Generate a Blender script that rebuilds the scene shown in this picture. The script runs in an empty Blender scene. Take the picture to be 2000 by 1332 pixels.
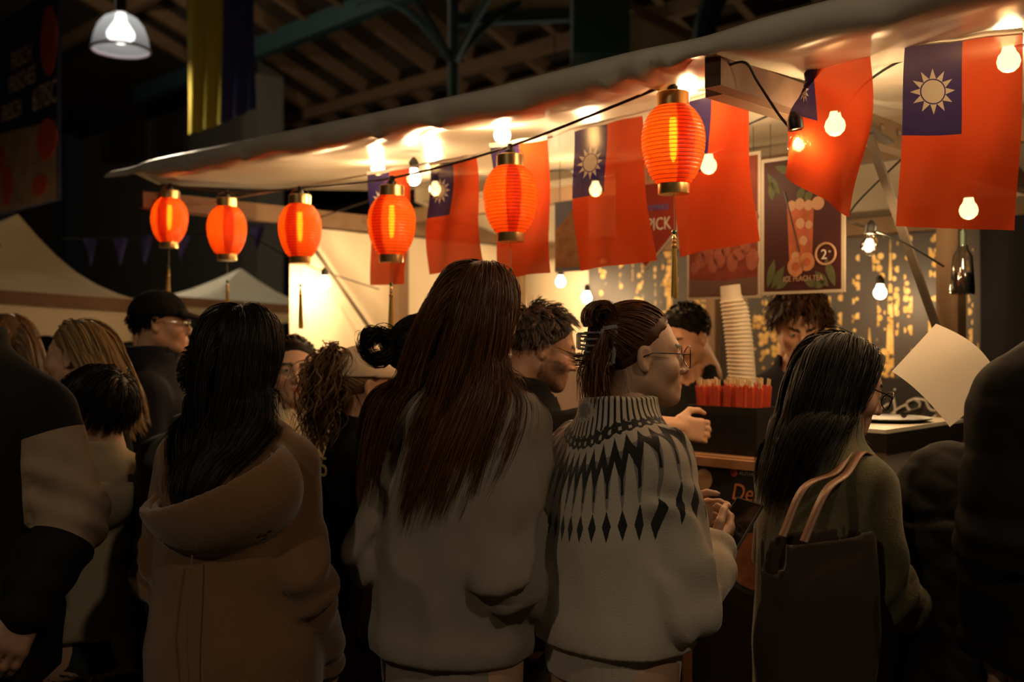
import bpy, bmesh, math, random
import numpy as np
from mathutils import Vector, Matrix

random.seed(7)
RNG = np.random.default_rng(11)
SC = bpy.context.scene
COL = SC.collection
R2 = math.sqrt(0.5)
F = 2000 * 35.0 / 36.0          # focal length in pixels of the 2000 wide frame
CAMH = 1.60

# ------------------------------------------------------------------ camera
cam_d = bpy.data.cameras.new('camera')
cam_d.lens = 35.0
cam_d.sensor_width = 36.0
cam_d.clip_start = 0.05
cam_d.clip_end = 200
cam_d.dof.use_dof = True
cam_d.dof.focus_distance = 2.25
cam_d.dof.aperture_fstop = 2.6
cam = bpy.data.objects.new('camera', cam_d)
cam.location = (0, 0, CAMH)
cam.rotation_euler = (math.radians(90), 0, 0)
COL.objects.link(cam)
SC.camera = cam

# ------------------------------------------------------------------ world and exposure
world = bpy.data.worlds.new('world')
SC.world = world
world.use_nodes = True
world.node_tree.nodes['Background'].inputs[0].default_value = (1.0, 0.80, 0.6, 1)
world.node_tree.nodes['Background'].inputs[1].default_value = 0.004
SC.view_settings.view_transform = 'Standard'
SC.view_settings.look = 'None'
SC.view_settings.gamma = 1.0
SC.view_settings.use_curve_mapping = False
SC.view_settings.exposure = 0.0
SC.cycles.use_denoising = True
SC.cycles.max_bounces = 8
SC.cycles.transparent_max_bounces = 12
SC.cycles.sample_clamp_indirect = 4.0
SC.cycles.caustics_reflective = False
SC.cycles.caustics_refractive = False
WARM = (1.0, 0.60, 0.27)
BULB_W = 6.5        # watts of each bare bulb
LANTERN_W = 0.6
HALL_W = 210

# ------------------------------------------------------------------ coordinates
# the stall stands at 45 degrees: U runs along its front (to the near right), N into it
U = np.array([R2, -R2, 0.0]); N = np.array([R2, R2, 0.0])
def P(px, py, Y):
    return Vector(((px - 1000) / F * Y, Y, CAMH - (py - 666) / F * Y))
def PC(px, py, c):
    r = (px - 1000) / F
    return P(px, py, c / R2 / (1 + r))
def ST(u, c, h):
    return Vector((u * R2 + c * R2, -u * R2 + c * R2, h))
def uof(v):
    return (v[0] - v[1]) * R2

# ------------------------------------------------------------------ materials
MATS = {}
def nodes_of(m):
    m.use_nodes = True
    return m.node_tree.nodes, m.node_tree.links
def mat(name, col, rough=0.6, metal=0.0, bump=0.0, bscale=80.0, var=0.0, vscale=6.0, sheen=0.0, spec=0.5, trans=0.0, coat=0.0, stretch=None):
    if name in MATS: return MATS[name]
    m = bpy.data.materials.new(name); n, l = nodes_of(m)
    b = n['Principled BSDF']
    b.inputs['Base Color'].default_value = (*col, 1)
    b.inputs['Roughness'].default_value = rough
    b.inputs['Metallic'].default_value = metal
    b.inputs['Specular IOR Level'].default_value = spec
    if sheen:
        b.inputs['Sheen Weight'].default_value = sheen
        b.inputs['Sheen Roughness'].default_value = 0.5
    if trans: b.inputs['Transmission Weight'].default_value = trans
    if coat: b.inputs['Coat Weight'].default_value = coat
    tc = n.new('ShaderNodeTexCoord')
    src = tc.outputs['Object']
    if stretch:
        mp = n.new('ShaderNodeMapping'); mp.inputs['Scale'].default_value = stretch
        l.new(src, mp.inputs['Vector']); src = mp.outputs['Vector']
    if var:
        t = n.new('ShaderNodeTexNoise'); t.inputs['Scale'].default_value = vscale; t.inputs['Detail'].default_value = 5
        l.new(src, t.inputs['Vector'])
        mr = n.new('ShaderNodeMapRange'); mr.inputs[3].default_value = 1 - var; mr.inputs[4].default_value = 1 + var
        l.new(t.outputs[0], mr.inputs[0])
        mx = n.new('ShaderNodeVectorMath'); mx.operation = 'SCALE'
        mx.inputs[0].default_value = col
        l.new(mr.outputs[0], mx.inputs['Scale']); l.new(mx.outputs[0], b.inputs['Base Color'])
    if bump:
        t = n.new('ShaderNodeTexNoise'); t.inputs['Scale'].default_value = bscale; t.inputs['Detail'].default_value = 3
        l.new(src, t.inputs['Vector'])
        bp = n.new('ShaderNodeBump'); bp.inputs['Strength'].default_value = bump; bp.inputs['Distance'].default_value = 0.004
        l.new(t.outputs[0], bp.inputs['Height']); l.new(bp.outputs[0], b.inputs['Normal'])
    MATS[name] = m
    return m
def emat(name, col, strength):
    if name in MATS: return MATS[name]
    m = bpy.data.materials.new(name); n, l = nodes_of(m)
    b = n['Principled BSDF']
    b.inputs['Base Color'].default_value = (*col, 1)
    b.inputs['Emission Color'].default_value = (*col, 1)
    b.inputs['Emission Strength'].default_value = strength
    MATS[name] = m
    return m
def glassmat(name, tint=(1, 1, 1), rough=0.05, gloss=0.12):
    if name in MATS: return MATS[name]
    m = bpy.data.materials.new(name); n, l = nodes_of(m)
    n.remove(n['Principled BSDF']); o = n['Material Output']
    t = n.new('ShaderNodeBsdfTransparent'); t.inputs[0].default_value = (*tint, 1)
    g = n.new('ShaderNodeBsdfGlossy'); g.inputs['Roughness'].default_value = rough
    fr = n.new('ShaderNodeLayerWeight'); fr.inputs[0].default_value = 0.25
    mr = n.new('ShaderNodeMapRange'); mr.inputs[3].default_value = gloss * .5; mr.inputs[4].default_value = min(1, gloss * 5)
    l.new(fr.outputs['Fresnel'], mr.inputs[0])
    x = n.new('ShaderNodeMixShader'); l.new(mr.outputs[0], x.inputs[0]); l.new(t.outputs[0], x.inputs[1]); l.new(g.outputs[0], x.inputs[2])
    l.new(x.outputs[0], o.inputs['Surface'])
    MATS[name] = m
    return m
def clothlight(name, col, transl=0.5, clear=0.0, bump=0.0, rough=.8, clearcol=None):
    """thin cloth or paper: reflects, lets light through and shows a little of what is behind"""
    if name in MATS: return MATS[name]
    m = bpy.data.materials.new(name); n, l = nodes_of(m)
    n.remove(n['Principled BSDF']); o = n['Material Output']
    d = n.new('ShaderNodeBsdfDiffuse'); t = n.new('ShaderNodeBsdfTranslucent')
    for s in (d, t): s.inputs[0].default_value = (*col, 1)
    x = n.new('ShaderNodeMixShader'); x.inputs[0].default_value = transl
    l.new(d.outputs[0], x.inputs[1]); l.new(t.outputs[0], x.inputs[2])
    out = x
    if clear:
        c = n.new('ShaderNodeBsdfTransparent'); c.inputs[0].default_value = (*(clearcol or col), 1)
        y = n.new('ShaderNodeMixShader'); y.inputs[0].default_value = clear
        l.new(x.outputs[0], y.inputs[1]); l.new(c.outputs[0], y.inputs[2]); out = y
    l.new(out.outputs[0], o.inputs['Surface'])
    MATS[name] = m
    return m

# ------------------------------------------------------------------ objects
def link(o, parent=None):
    COL.objects.link(o)
    if parent is not None: o.parent = parent
    return o
def mesh(name, verts, faces, material, parent=None, smooth=False):
    me = bpy.data.meshes.new(name)
    if isinstance(verts, np.ndarray): verts = verts.tolist()
    if isinstance(faces, np.ndarray): faces = faces.tolist()
    me.from_pydata(verts, [], faces)
    if material is not None: me.materials.append(material)
    if smooth: me.polygons.foreach_set('use_smooth', [True] * len(me.polygons))
    me.update()
    return link(bpy.data.objects.new(name, me), parent)
def fastmesh(name, V, Q, material, parent=None, col=None):
    """quads as arrays, smooth, with an optional colour per vertex"""
    me = bpy.data.meshes.new(name)
    V = np.ascontiguousarray(V, dtype=np.float32); Q = np.ascontiguousarray(Q, dtype=np.int32)
    me.vertices.add(len(V)); me.vertices.foreach_set('co', V.ravel())
    me.loops.add(Q.size); me.loops.foreach_set('vertex_index', Q.ravel())
    me.polygons.add(len(Q))
    k = Q.shape[1]
    me.polygons.foreach_set('loop_start', np.arange(0, Q.size, k, dtype=np.int32))
    me.polygons.foreach_set('loop_total', np.full(len(Q), k, dtype=np.int32))
    me.polygons.foreach_set('use_smooth', np.ones(len(Q), dtype=bool))
    me.update(calc_edges=True)
    if material is not None: me.materials.append(material)
    if col is not None:
        a = me.attributes.new('tone', 'FLOAT_COLOR', 'POINT')
        c = np.ones((len(V), 4), dtype=np.float32); c[:, :col.shape[1]] = col
        a.data.foreach_set('color', c.ravel())
    return link(bpy.data.objects.new(name, me), parent)
def thing(name, label, cat, loc=(0, 0, 0), rz=0.0, group=None):
    o = bpy.data.objects.new(name, None); o.empty_display_size = .05
    COL.objects.link(o); o.location = loc; o.rotation_euler = (0, 0, rz)
    return tag(o, label, cat, group)
def tag(o, label, cat, group=None):
    o['label'] = label; o['category'] = cat
    if group: o['group'] = group
    return o
def struct(o):
    o['kind'] = 'structure'; return o
def copy_tree(o, parent=None):
    c = o.copy(); COL.objects.link(c); c.parent = parent
    for ch in list(o.children): copy_tree(ch, c)
    return c
class MB:
    """collects boxes, prisms, tubes and lathes into one mesh"""
    def __init__(s): s.v = []; s.f = []
    def add(s, v, f):
        b = len(s.v); s.v += [tuple(x) for x in v]; s.f += [tuple(i + b for i in q) for q in f]; return s
    def box(s, c, size, M=None):
        x, y, z = size[0] / 2, size[1] / 2, size[2] / 2
        v = [Vector((a * x, b * y, d * z)) for d in (-1, 1) for b in (-1, 1) for a in (-1, 1)]
        if M is not None: v = [M @ q for q in v]
        c = Vector(c)
        return s.add([q + c for q in v], [(0, 2, 3, 1), (4, 5, 7, 6), (0, 1, 5, 4), (2, 6, 7, 3), (0, 4, 6, 2), (1, 3, 7, 5)])
    def bar(s, a, b, w, h, up=(0, 0, 1)):
        a = Vector(a); b = Vector(b); d = (b - a); L = d.length; d.normalize()
        x = d.cross(Vector(up)); x.normalize(); z = x.cross(d)
        M = Matrix((x, d, z)).transposed()
        return s.box((a + b) / 2, (w, L, h), M)
    def tube(s, pts, r, n=8, caps=True):
        pts = [Vector(p) for p in pts]; m = len(pts)
        rs = r if isinstance(r, (list, tuple)) else [r] * m
        v = []; f = []
        ref = None
        for i, p in enumerate(pts):
            d = (pts[min(i + 1, m - 1)] - pts[max(i - 1, 0)]).normalized()
            if ref is None:
                ref = d.orthogonal().normalized()
            ref = (ref - d * ref.dot(d)).normalized(); y = d.cross(ref)
            for k in range(n):
                a = 2 * math.pi * k / n
                v.append(p + (ref * math.cos(a) + y * math.sin(a)) * rs[i])
        for i in range(m - 1):
            for k in range(n):
                f.append((i * n + k, i * n + (k + 1) % n, (i + 1) * n + (k + 1) % n, (i + 1) * n + k))
        if caps:
            f.append(tuple(range(n - 1, -1, -1))); f.append(tuple((m - 1) * n + k for k in range(n)))
        return s.add(v, f)
    def lathe(s, prof, n=24, c=(0, 0, 0), M=None):
        v = []; f = []; c = Vector(c)
        for r, z in prof:
            for k in range(n):
                a = 2 * math.pi * k / n
                q = Vector((r * math.cos(a), r * math.sin(a), z))
                v.append((M @ q if M is not None else q) + c)
        for i in range(len(prof) - 1):
            for k in range(n):
                f.append((i * n + k, i * n + (k + 1) % n, (i + 1) * n + (k + 1) % n, (i + 1) * n + k))
        return s.add(v, f)
    def ring(s, c, R, r, n=24, k=6, M=None):
        pr = [(R + r * math.cos(2 * math.pi * i / k), r * math.sin(2 * math.pi * i / k)) for i in range(k + 1)]
        return s.lathe(pr, n, c, M)
    def prism(s, poly, y0, y1):
        """polygon in x,z pushed out along y"""
        n = len(poly)
        v = [(x, y0, z) for x, z in poly] + [(x, y1, z) for x, z in poly]
        f = [tuple(range(n)), tuple(range(2 * n - 1, n - 1, -1))]
        f += [(i, i + n, (i + 1) % n + n, (i + 1) % n) for i in range(n)]
        return s.add(v, f)
    def build(s, name, material, parent=None, smooth=False):
        o = mesh(name, s.v, s.f, material, parent, smooth)
        if smooth:
            try: o.data.set_sharp_from_angle(angle=math.radians(40))
            except Exception: pass
        return o
def spline(pts, k=8):
    """Catmull-Rom through the points"""
    p = [Vector(q) for q in pts]; p = [2 * p[0] - p[1]] + p + [2 * p[-1] - p[-2]]
    out = []
    for i in range(1, len(p) - 2):
        for j in range(k):
            t = j / k
            out.append(.5 * ((2 * p[i]) + (-p[i-1] + p[i+1]) * t + (2*p[i-1] - 5*p[i] + 4*p[i+1] - p[i+2]) * t*t + (-p[i-1] + 3*p[i] - 3*p[i+1] + p[i+2]) * t**3))
    out.append(p[-2]); return out
def text_mesh(name, body, size, material, parent, loc, rot, shear=0.0, align='LEFT', depth=.0006, sx=1.0):
    cu = bpy.data.curves.new(name, 'FONT'); cu.body = body; cu.size = size; cu.shear = shear; cu.align_x = align
    cu.extrude = depth; cu.resolution_u = 3
    tmp = bpy.data.objects.new(name + '_tmp', cu); COL.objects.link(tmp)
    dg = bpy.context.evaluated_depsgraph_get()
    me = bpy.data.meshes.new_from_object(tmp.evaluated_get(dg))
    bpy.data.objects.remove(tmp); me.name = name
    me.materials.clear(); me.materials.append(material)
    o = link(bpy.data.objects.new(name, me), parent)
    o.location = loc; o.rotation_euler = rot; o.scale = (sx, 1, 1)
    return o
def point_light(name, loc, power, col=WARM, radius=.02, parent=None):
    d = bpy.data.lights.new(name, 'POINT'); d.energy = power; d.color = col; d.shadow_soft_size = radius
    o = link(bpy.data.objects.new(name, d), parent); o.location = loc
    return o
# ------------------------------------------------------------------ signed distance shapes
NT = RNG.random((32, 32, 32)).astype(np.float32)
def noise(p):
    i = np.floor(p).astype(np.int32); f = (p - i).astype(np.float32); f = f * f * (3 - 2 * f)
    i &= 31; j = (i + 1) & 31
    x0, y0, z0 = i[:, 0], i[:, 1], i[:, 2]; x1, y1, z1 = j[:, 0], j[:, 1], j[:, 2]
    fx, fy, fz = f[:, 0], f[:, 1], f[:, 2]
    a = NT[x0, y0, z0] * (1 - fx) + NT[x1, y0, z0] * fx
    b = NT[x0, y1, z0] * (1 - fx) + NT[x1, y1, z0] * fx
    c = NT[x0, y0, z1] * (1 - fx) + NT[x1, y0, z1] * fx
    d = NT[x0, y1, z1] * (1 - fx) + NT[x1, y1, z1] * fx
    return ((a * (1 - fy) + b * fy) * (1 - fz) + (c * (1 - fy) + d * fy) * fz) * 2 - 1
def sph(p, c, r): return np.linalg.norm(p - np.float32(c), axis=1) - r
def ell(p, c, r):
    q = (p - np.float32(c)); r = np.float32(r)
    k0 = np.linalg.norm(q / r, axis=1); k1 = np.linalg.norm(q / (r * r), axis=1) + 1e-6
    return k0 * (k0 - 1) / k1
def cap(p, a, b, ra, rb=None):
    if rb is None: rb = ra
    a = np.float32(a); b = np.float32(b); ab = b - a
    t = np.clip(((p - a) @ ab) / (ab @ ab + 1e-9), 0, 1)
    return np.linalg.norm(p - a - t[:, None] * ab, axis=1) - (ra + (rb - ra) * t)
def smin(a, b, k):
    h = np.clip(.5 + .5 * (b - a) / k, 0, 1)
    return b + (a - b) * h - k * h * (1 - h)
def smax(a, b, k): return -smin(-a, -b, k)
def rbox(p, c, half, r, R=None):
    q = p - np.float32(c)
    if R is not None: q = q @ np.float32(R)
    q = np.abs(q) - (np.float32(half) - r)
    return np.linalg.norm(np.maximum(q, 0), axis=1) + np.minimum(q.max(1), 0) - r
def loft(p, levels, pw=2.3):
    """stack of rounded cross sections (z, rx, ry, cx, cy)"""
    L = np.array(levels, dtype=np.float32); z = p[:, 2]
    rx = np.interp(z, L[:, 0], L[:, 1]); ry = np.interp(z, L[:, 0], L[:, 2])
    cx = np.interp(z, L[:, 0], L[:, 3]); cy = np.interp(z, L[:, 0], L[:, 4])
    k = ((np.abs(p[:, 0] - cx) / rx) ** pw + (np.abs(p[:, 1] - cy) / ry) ** pw) ** (1 / pw)
    d = (k - 1) * np.minimum(rx, ry)
    return np.maximum(d, np.maximum(L[0, 0] - z, z - L[-1, 0])).astype(np.float32)
def surface(f, lo, hi, h):
    """surface nets over a band around the zero level"""
    lo = np.float32(lo); hi = np.float32(hi)
    B = 4
    n = (np.ceil((hi - lo) / (h * B)).astype(int)) + 1
    ax = [lo[i] + h * (np.arange(n[i]) * B + (B - 1) / 2) for i in range(3)]
    g = np.stack(np.meshgrid(*ax, indexing='ij'), -1).reshape(-1, 3).astype(np.float32)
    cv = f(g).reshape(n)
    val = np.repeat(np.repeat(np.repeat(cv, B, 0), B, 1), B, 2)
    m = np.abs(val) < h * 7
    idx = np.argwhere(m)
    val[m] = f((lo + idx * h).astype(np.float32))
    val[0] = val[-1] = 1; val[:, 0] = val[:, -1] = 1; val[:, :, 0] = val[:, :, -1] = 1
    s = val < 0
    nx, ny, nz = val.shape
    cnt = np.zeros((nx - 1, ny - 1, nz - 1), dtype=np.int8)
    off = [(a, b, c) for a in (0, 1) for b in (0, 1) for c in (0, 1)]
    for a, b, c in off: cnt += s[a:nx-1+a, b:ny-1+b, c:nz-1+c]
    mixed = (cnt > 0) & (cnt < 8)
    cell = np.argwhere(mixed)
    if len(cell) == 0: return np.zeros((0, 3), np.float32), np.zeros((0, 4), np.int32)
    ids = np.full(mixed.shape, -1, dtype=np.int32); ids[mixed] = np.arange(len(cell))
    cor = np.stack([val[cell[:, 0] + a, cell[:, 1] + b, cell[:, 2] + c] for a, b, c in off], 1)
    acc = np.zeros((len(cell), 3), np.float32); w = np.zeros(len(cell), np.float32)
    for i in range(8):
        for j in range(i + 1, 8):
            o1, o2 = np.array(off[i]), np.array(off[j])
            if np.abs(o1 - o2).sum() != 1: continue
            v1, v2 = cor[:, i], cor[:, j]; x = (v1 < 0) != (v2 < 0)
            t = np.where(x, v1 / np.where(x, v1 - v2, 1), 0)
            acc += np.where(x[:, None], o1 + t[:, None] * (o2 - o1), 0); w += x
    V = lo + h * (cell + acc / w[:, None])
    quads = []
    for axis in range(3):
        sl0 = [slice(1, -1)] * 3; sl1 = [slice(1, -1)] * 3
        sl0[axis] = slice(0, -1); sl1[axis] = slice(1, None)
        a, b = s[tuple(sl0)], s[tuple(sl1)]
        e = np.argwhere(a != b)
        if len(e) == 0: continue
        flip = a[tuple(e.T)]
        o = np.ones(3, int); o[axis] = 0
        e = e + o
        u, v = [(1, 2), (2, 0), (0, 1)][axis]
        eu = np.zeros(3, int); eu[u] = 1; ev = np.zeros(3, int); ev[v] = 1
        q = np.stack([ids[tuple((e - eu - ev).T)], ids[tuple((e - ev).T)], ids[tuple(e.T)], ids[tuple((e - eu).T)]], 1)
        q[~flip] = q[~flip][:, ::-1]
        quads.append(q)
    Q = np.concatenate(quads); Q = Q[(Q >= 0).all(1)]
    return V.astype(np.float32), Q.astype(np.int32)
def join(*pairs):
    V = []; Q = []; b = 0
    for v, q in pairs:
        V.append(v); Q.append(q + b); b += len(v)
    return np.concatenate(V), np.concatenate(Q)
def rotm(yaw=0, pitch=0, roll=0):
    """yaw about z, pitch lowers the face, roll tilts to its right"""
    return np.array((Matrix.Rotation(yaw, 3, 'Z') @ Matrix.Rotation(-pitch, 3, 'X') @ Matrix.Rotation(roll, 3, 'Y')), dtype=np.float32)
def frame(x, y, z):
    return np.array([x, y, z], dtype=np.float32).T
def norm(v): 
    v = np.asarray(v, dtype=np.float32); return v / (np.linalg.norm(v) + 1e-9)
# ------------------------------------------------------------------ people
def skin_mat():
    if 'skin' in MATS: return MATS['skin']
    m = mat('skin', (.5, .3, .2), rough=.5, bump=.12, bscale=260)
    n, l = nodes_of(m); a = n.new('ShaderNodeAttribute'); a.attribute_name = 'tone'
    l.new(a.outputs['Color'], n['Principled BSDF'].inputs['Base Color'])
    n['Principled BSDF'].inputs['Subsurface Weight'].default_value = 0.0
    return m
def hair_mat(name, dark, light, rough=.46):
    if name in MATS: return MATS[name]
    m = bpy.data.materials.new(name); n, l = nodes_of(m); b = n['Principled BSDF']
    a = n.new('ShaderNodeAttribute'); a.attribute_name = 'tone'
    r = n.new('ShaderNodeMix'); r.data_type = 'RGBA'
    r.inputs[6].default_value = (*dark, 1); r.inputs[7].default_value = (*light, 1)
    sp = n.new('ShaderNodeSeparateColor'); l.new(a.outputs['Color'], sp.inputs[0])
    l.new(sp.outputs[0], r.inputs[0]); l.new(r.outputs[2], b.inputs['Base Color'])
    b.inputs['Roughness'].default_value = rough
    b.inputs['Specular IOR Level'].default_value = .15
    MATS[name] = m
    return m
HAIR = {
    'black': hair_mat('hair_black', (.005, .004, .0035), (.012, .009, .007), .5),
    'auburn': hair_mat('hair_auburn', (.022, .009, .0045), (.15, .058, .022), .42),
    'brown': hair_mat('hair_brown', (.02, .009, .004), (.075, .032, .014)),
    'darkbrown': hair_mat('hair_darkbrown', (.010, .006, .004), (.03, .017, .01)),
    'blonde': hair_mat('hair_blonde', (.13, .075, .03), (.42, .27, .11), .45),
    'lightbrown': hair_mat('hair_light_brown', (.08, .045, .02), (.26, .15, .07), .45),
    'greybrown': hair_mat('hair_grey_brown', (.05, .04, .03), (.16, .12, .09), .5),
}
def head_sdf(q, male, ears=True):
    """q in head space: face to +y, about 0.225 m tall"""
    ax = q.copy(); ax[:, 0] = np.abs(ax[:, 0])
    d = ell(q, (0, -.014, .026), (.073, .095, .084))
    d = smin(d, ell(q, (0, .026, -.035), (.060, .066, .083)), .03)
    jw = .052 if male else .046
    d = smin(d, cap(ax, (jw, .0, -.058), (.016, .068, -.100), .020, .017), .025)
    d = smin(d, sph(q, (0, .073, -.098), .021), .02)
    d = smin(d, cap(ax, (.0, .080, .014), (.036, .068, .016), .0135, .011), .02)
    d = smin(d, sph(ax, (.041, .054, -.033), .026), .02)
    d = smax(d, -sph(ax, (.031, .103, -.004), .017), .014)
    d = smin(d, sph(ax, (.031, .0755, -.004), .0135), .003)
    d = smin(d, cap(ax, (.018, .086, .003), (.044, .078, .001), .004, .003), .005)
    d = smin(d, cap(q, (0, .086, .004), (0, .108, -.036), .0075, .0105), .009)
    d = smin(d, sph(ax, (.0115, .098, -.040), .0078), .006)
    d = smin(d, ell(q, (0, .079, -.070), (.028, .017, .022)), .014)
    d = smin(d, cap(ax, (0, .0960, -.0655), (.019, .087, -.0685), .0050, .0028), .004)
    d = smin(d, cap(ax, (0, .0950, -.0755), (.016, .087, -.0730), .0058, .0030), .004)
    d = smax(d, -cap(ax, (0, .1020, -.0702), (.022, .089, -.0708), .0016), .002)
    nr = .058 if male else .048
    d = smin(d, cap(q, (0, -.022, -.05), (0, -.058, -.19), nr, nr + .004), .03)
    if ears:
        c, s_ = math.cos(.35), math.sin(.35)
        e = ax - np.float32((.0745, -.010, -.008)); e2 = e.copy()
        e2[:, 0] = e[:, 0] * c + e[:, 1] * s_; e2[:, 1] = -e[:, 0] * s_ + e[:, 1] * c
        o = ell(e2, (0, 0, 0), (.0085, .019, .031))
        o = smax(o, -ell(e2, (.009, .002, .003), (.0065, .011, .019)), .004)
        o = smin(o, sph(e2, (.003, .004, -.026), .007), .006)
        d = smin(d, o, .006)
    return d
def head_tone(q, skin, brow):
    ax = q.copy(); ax[:, 0] = np.abs(ax[:, 0])
    c = np.tile(np.float32(skin), (len(q), 1))
    c *= (1 + .07 * noise(q * 60))[:, None]
    red = np.exp(-((sph(ax, (.045, .07, -.035), 0)) / .03) ** 2) * .25
    c *= np.stack([1 + red * .3, 1 - red * .3, 1 - red * .3], 1)
    lip = np.minimum(cap(ax, (0, .0960, -.0655), (.019, .087, -.0685), .0050, .0028), cap(ax, (0, .0950, -.0755), (.016, .087, -.0730), .0058, .0030))
    c[lip < .002] = np.float32(skin) * (.85, .42, .40)
    eye = (sph(ax, (.031, .0755, -.004), .0140) < 0) & (np.abs(ax[:, 2] + .004) < .0075) & (ax[:, 1] > .08)
    c[eye] = (.5, .46, .42)
    c[eye & (np.hypot(ax[:, 0] - .031, ax[:, 2] + .004) < .0062)] = (.02, .012, .008)
    br = (cap(ax, (.015, .09, .0155), (.047, .074, .020), .0048, .003) < .002) & (q[:, 1] > .05)
    c[br] = brow
    return c
def hand_sdf(q, side, curl):
    """q in hand space: wrist at 0, fingers to +y, back of the hand to +z; thumb on side*x"""
    d = rbox(q, (0, .045, 0), (.039, .047, .0135), .0125)
    d = smin(d, cap(q, (0, -.05, 0), (0, .01, 0), .027, .025), .02)
    L = (.030, .026, .020)
    for k, x in enumerate((-.030, -.0105, .0100, .0295)):
        f = (.80, .95, 1.03, .93)[k] if side > 0 else (.93, 1.03, .95, .80)[k]
        a = np.array([x, .086 - .004 * abs(k - 1.5), 0.0]); ang = 0.0; r = .0092
        for j in range(3):
            ang += curl[j]
            b = a + np.array([x * .06, math.cos(ang), -math.sin(ang)]) * (L[j] * 1.15 * f)
            d = smin(d, cap(q, a, b, r, r - .0009), .006); a = b; r -= .0009
    a = np.array([side * .030, .016, -.004]); b = a + np.array([side * .030, .030, -.012]); c = b + np.array([side * .006, .033, -.012]); e = c + np.array([-side * .006, .024, -.008])
    d = smin(d, cap(q, a, b, .0145, .0115), .010)
    d = smin(d, cap(q, b, c, .0115, .0095), .006)
    return smin(d, cap(q, c, e, .0095, .0078), .005)

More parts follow.
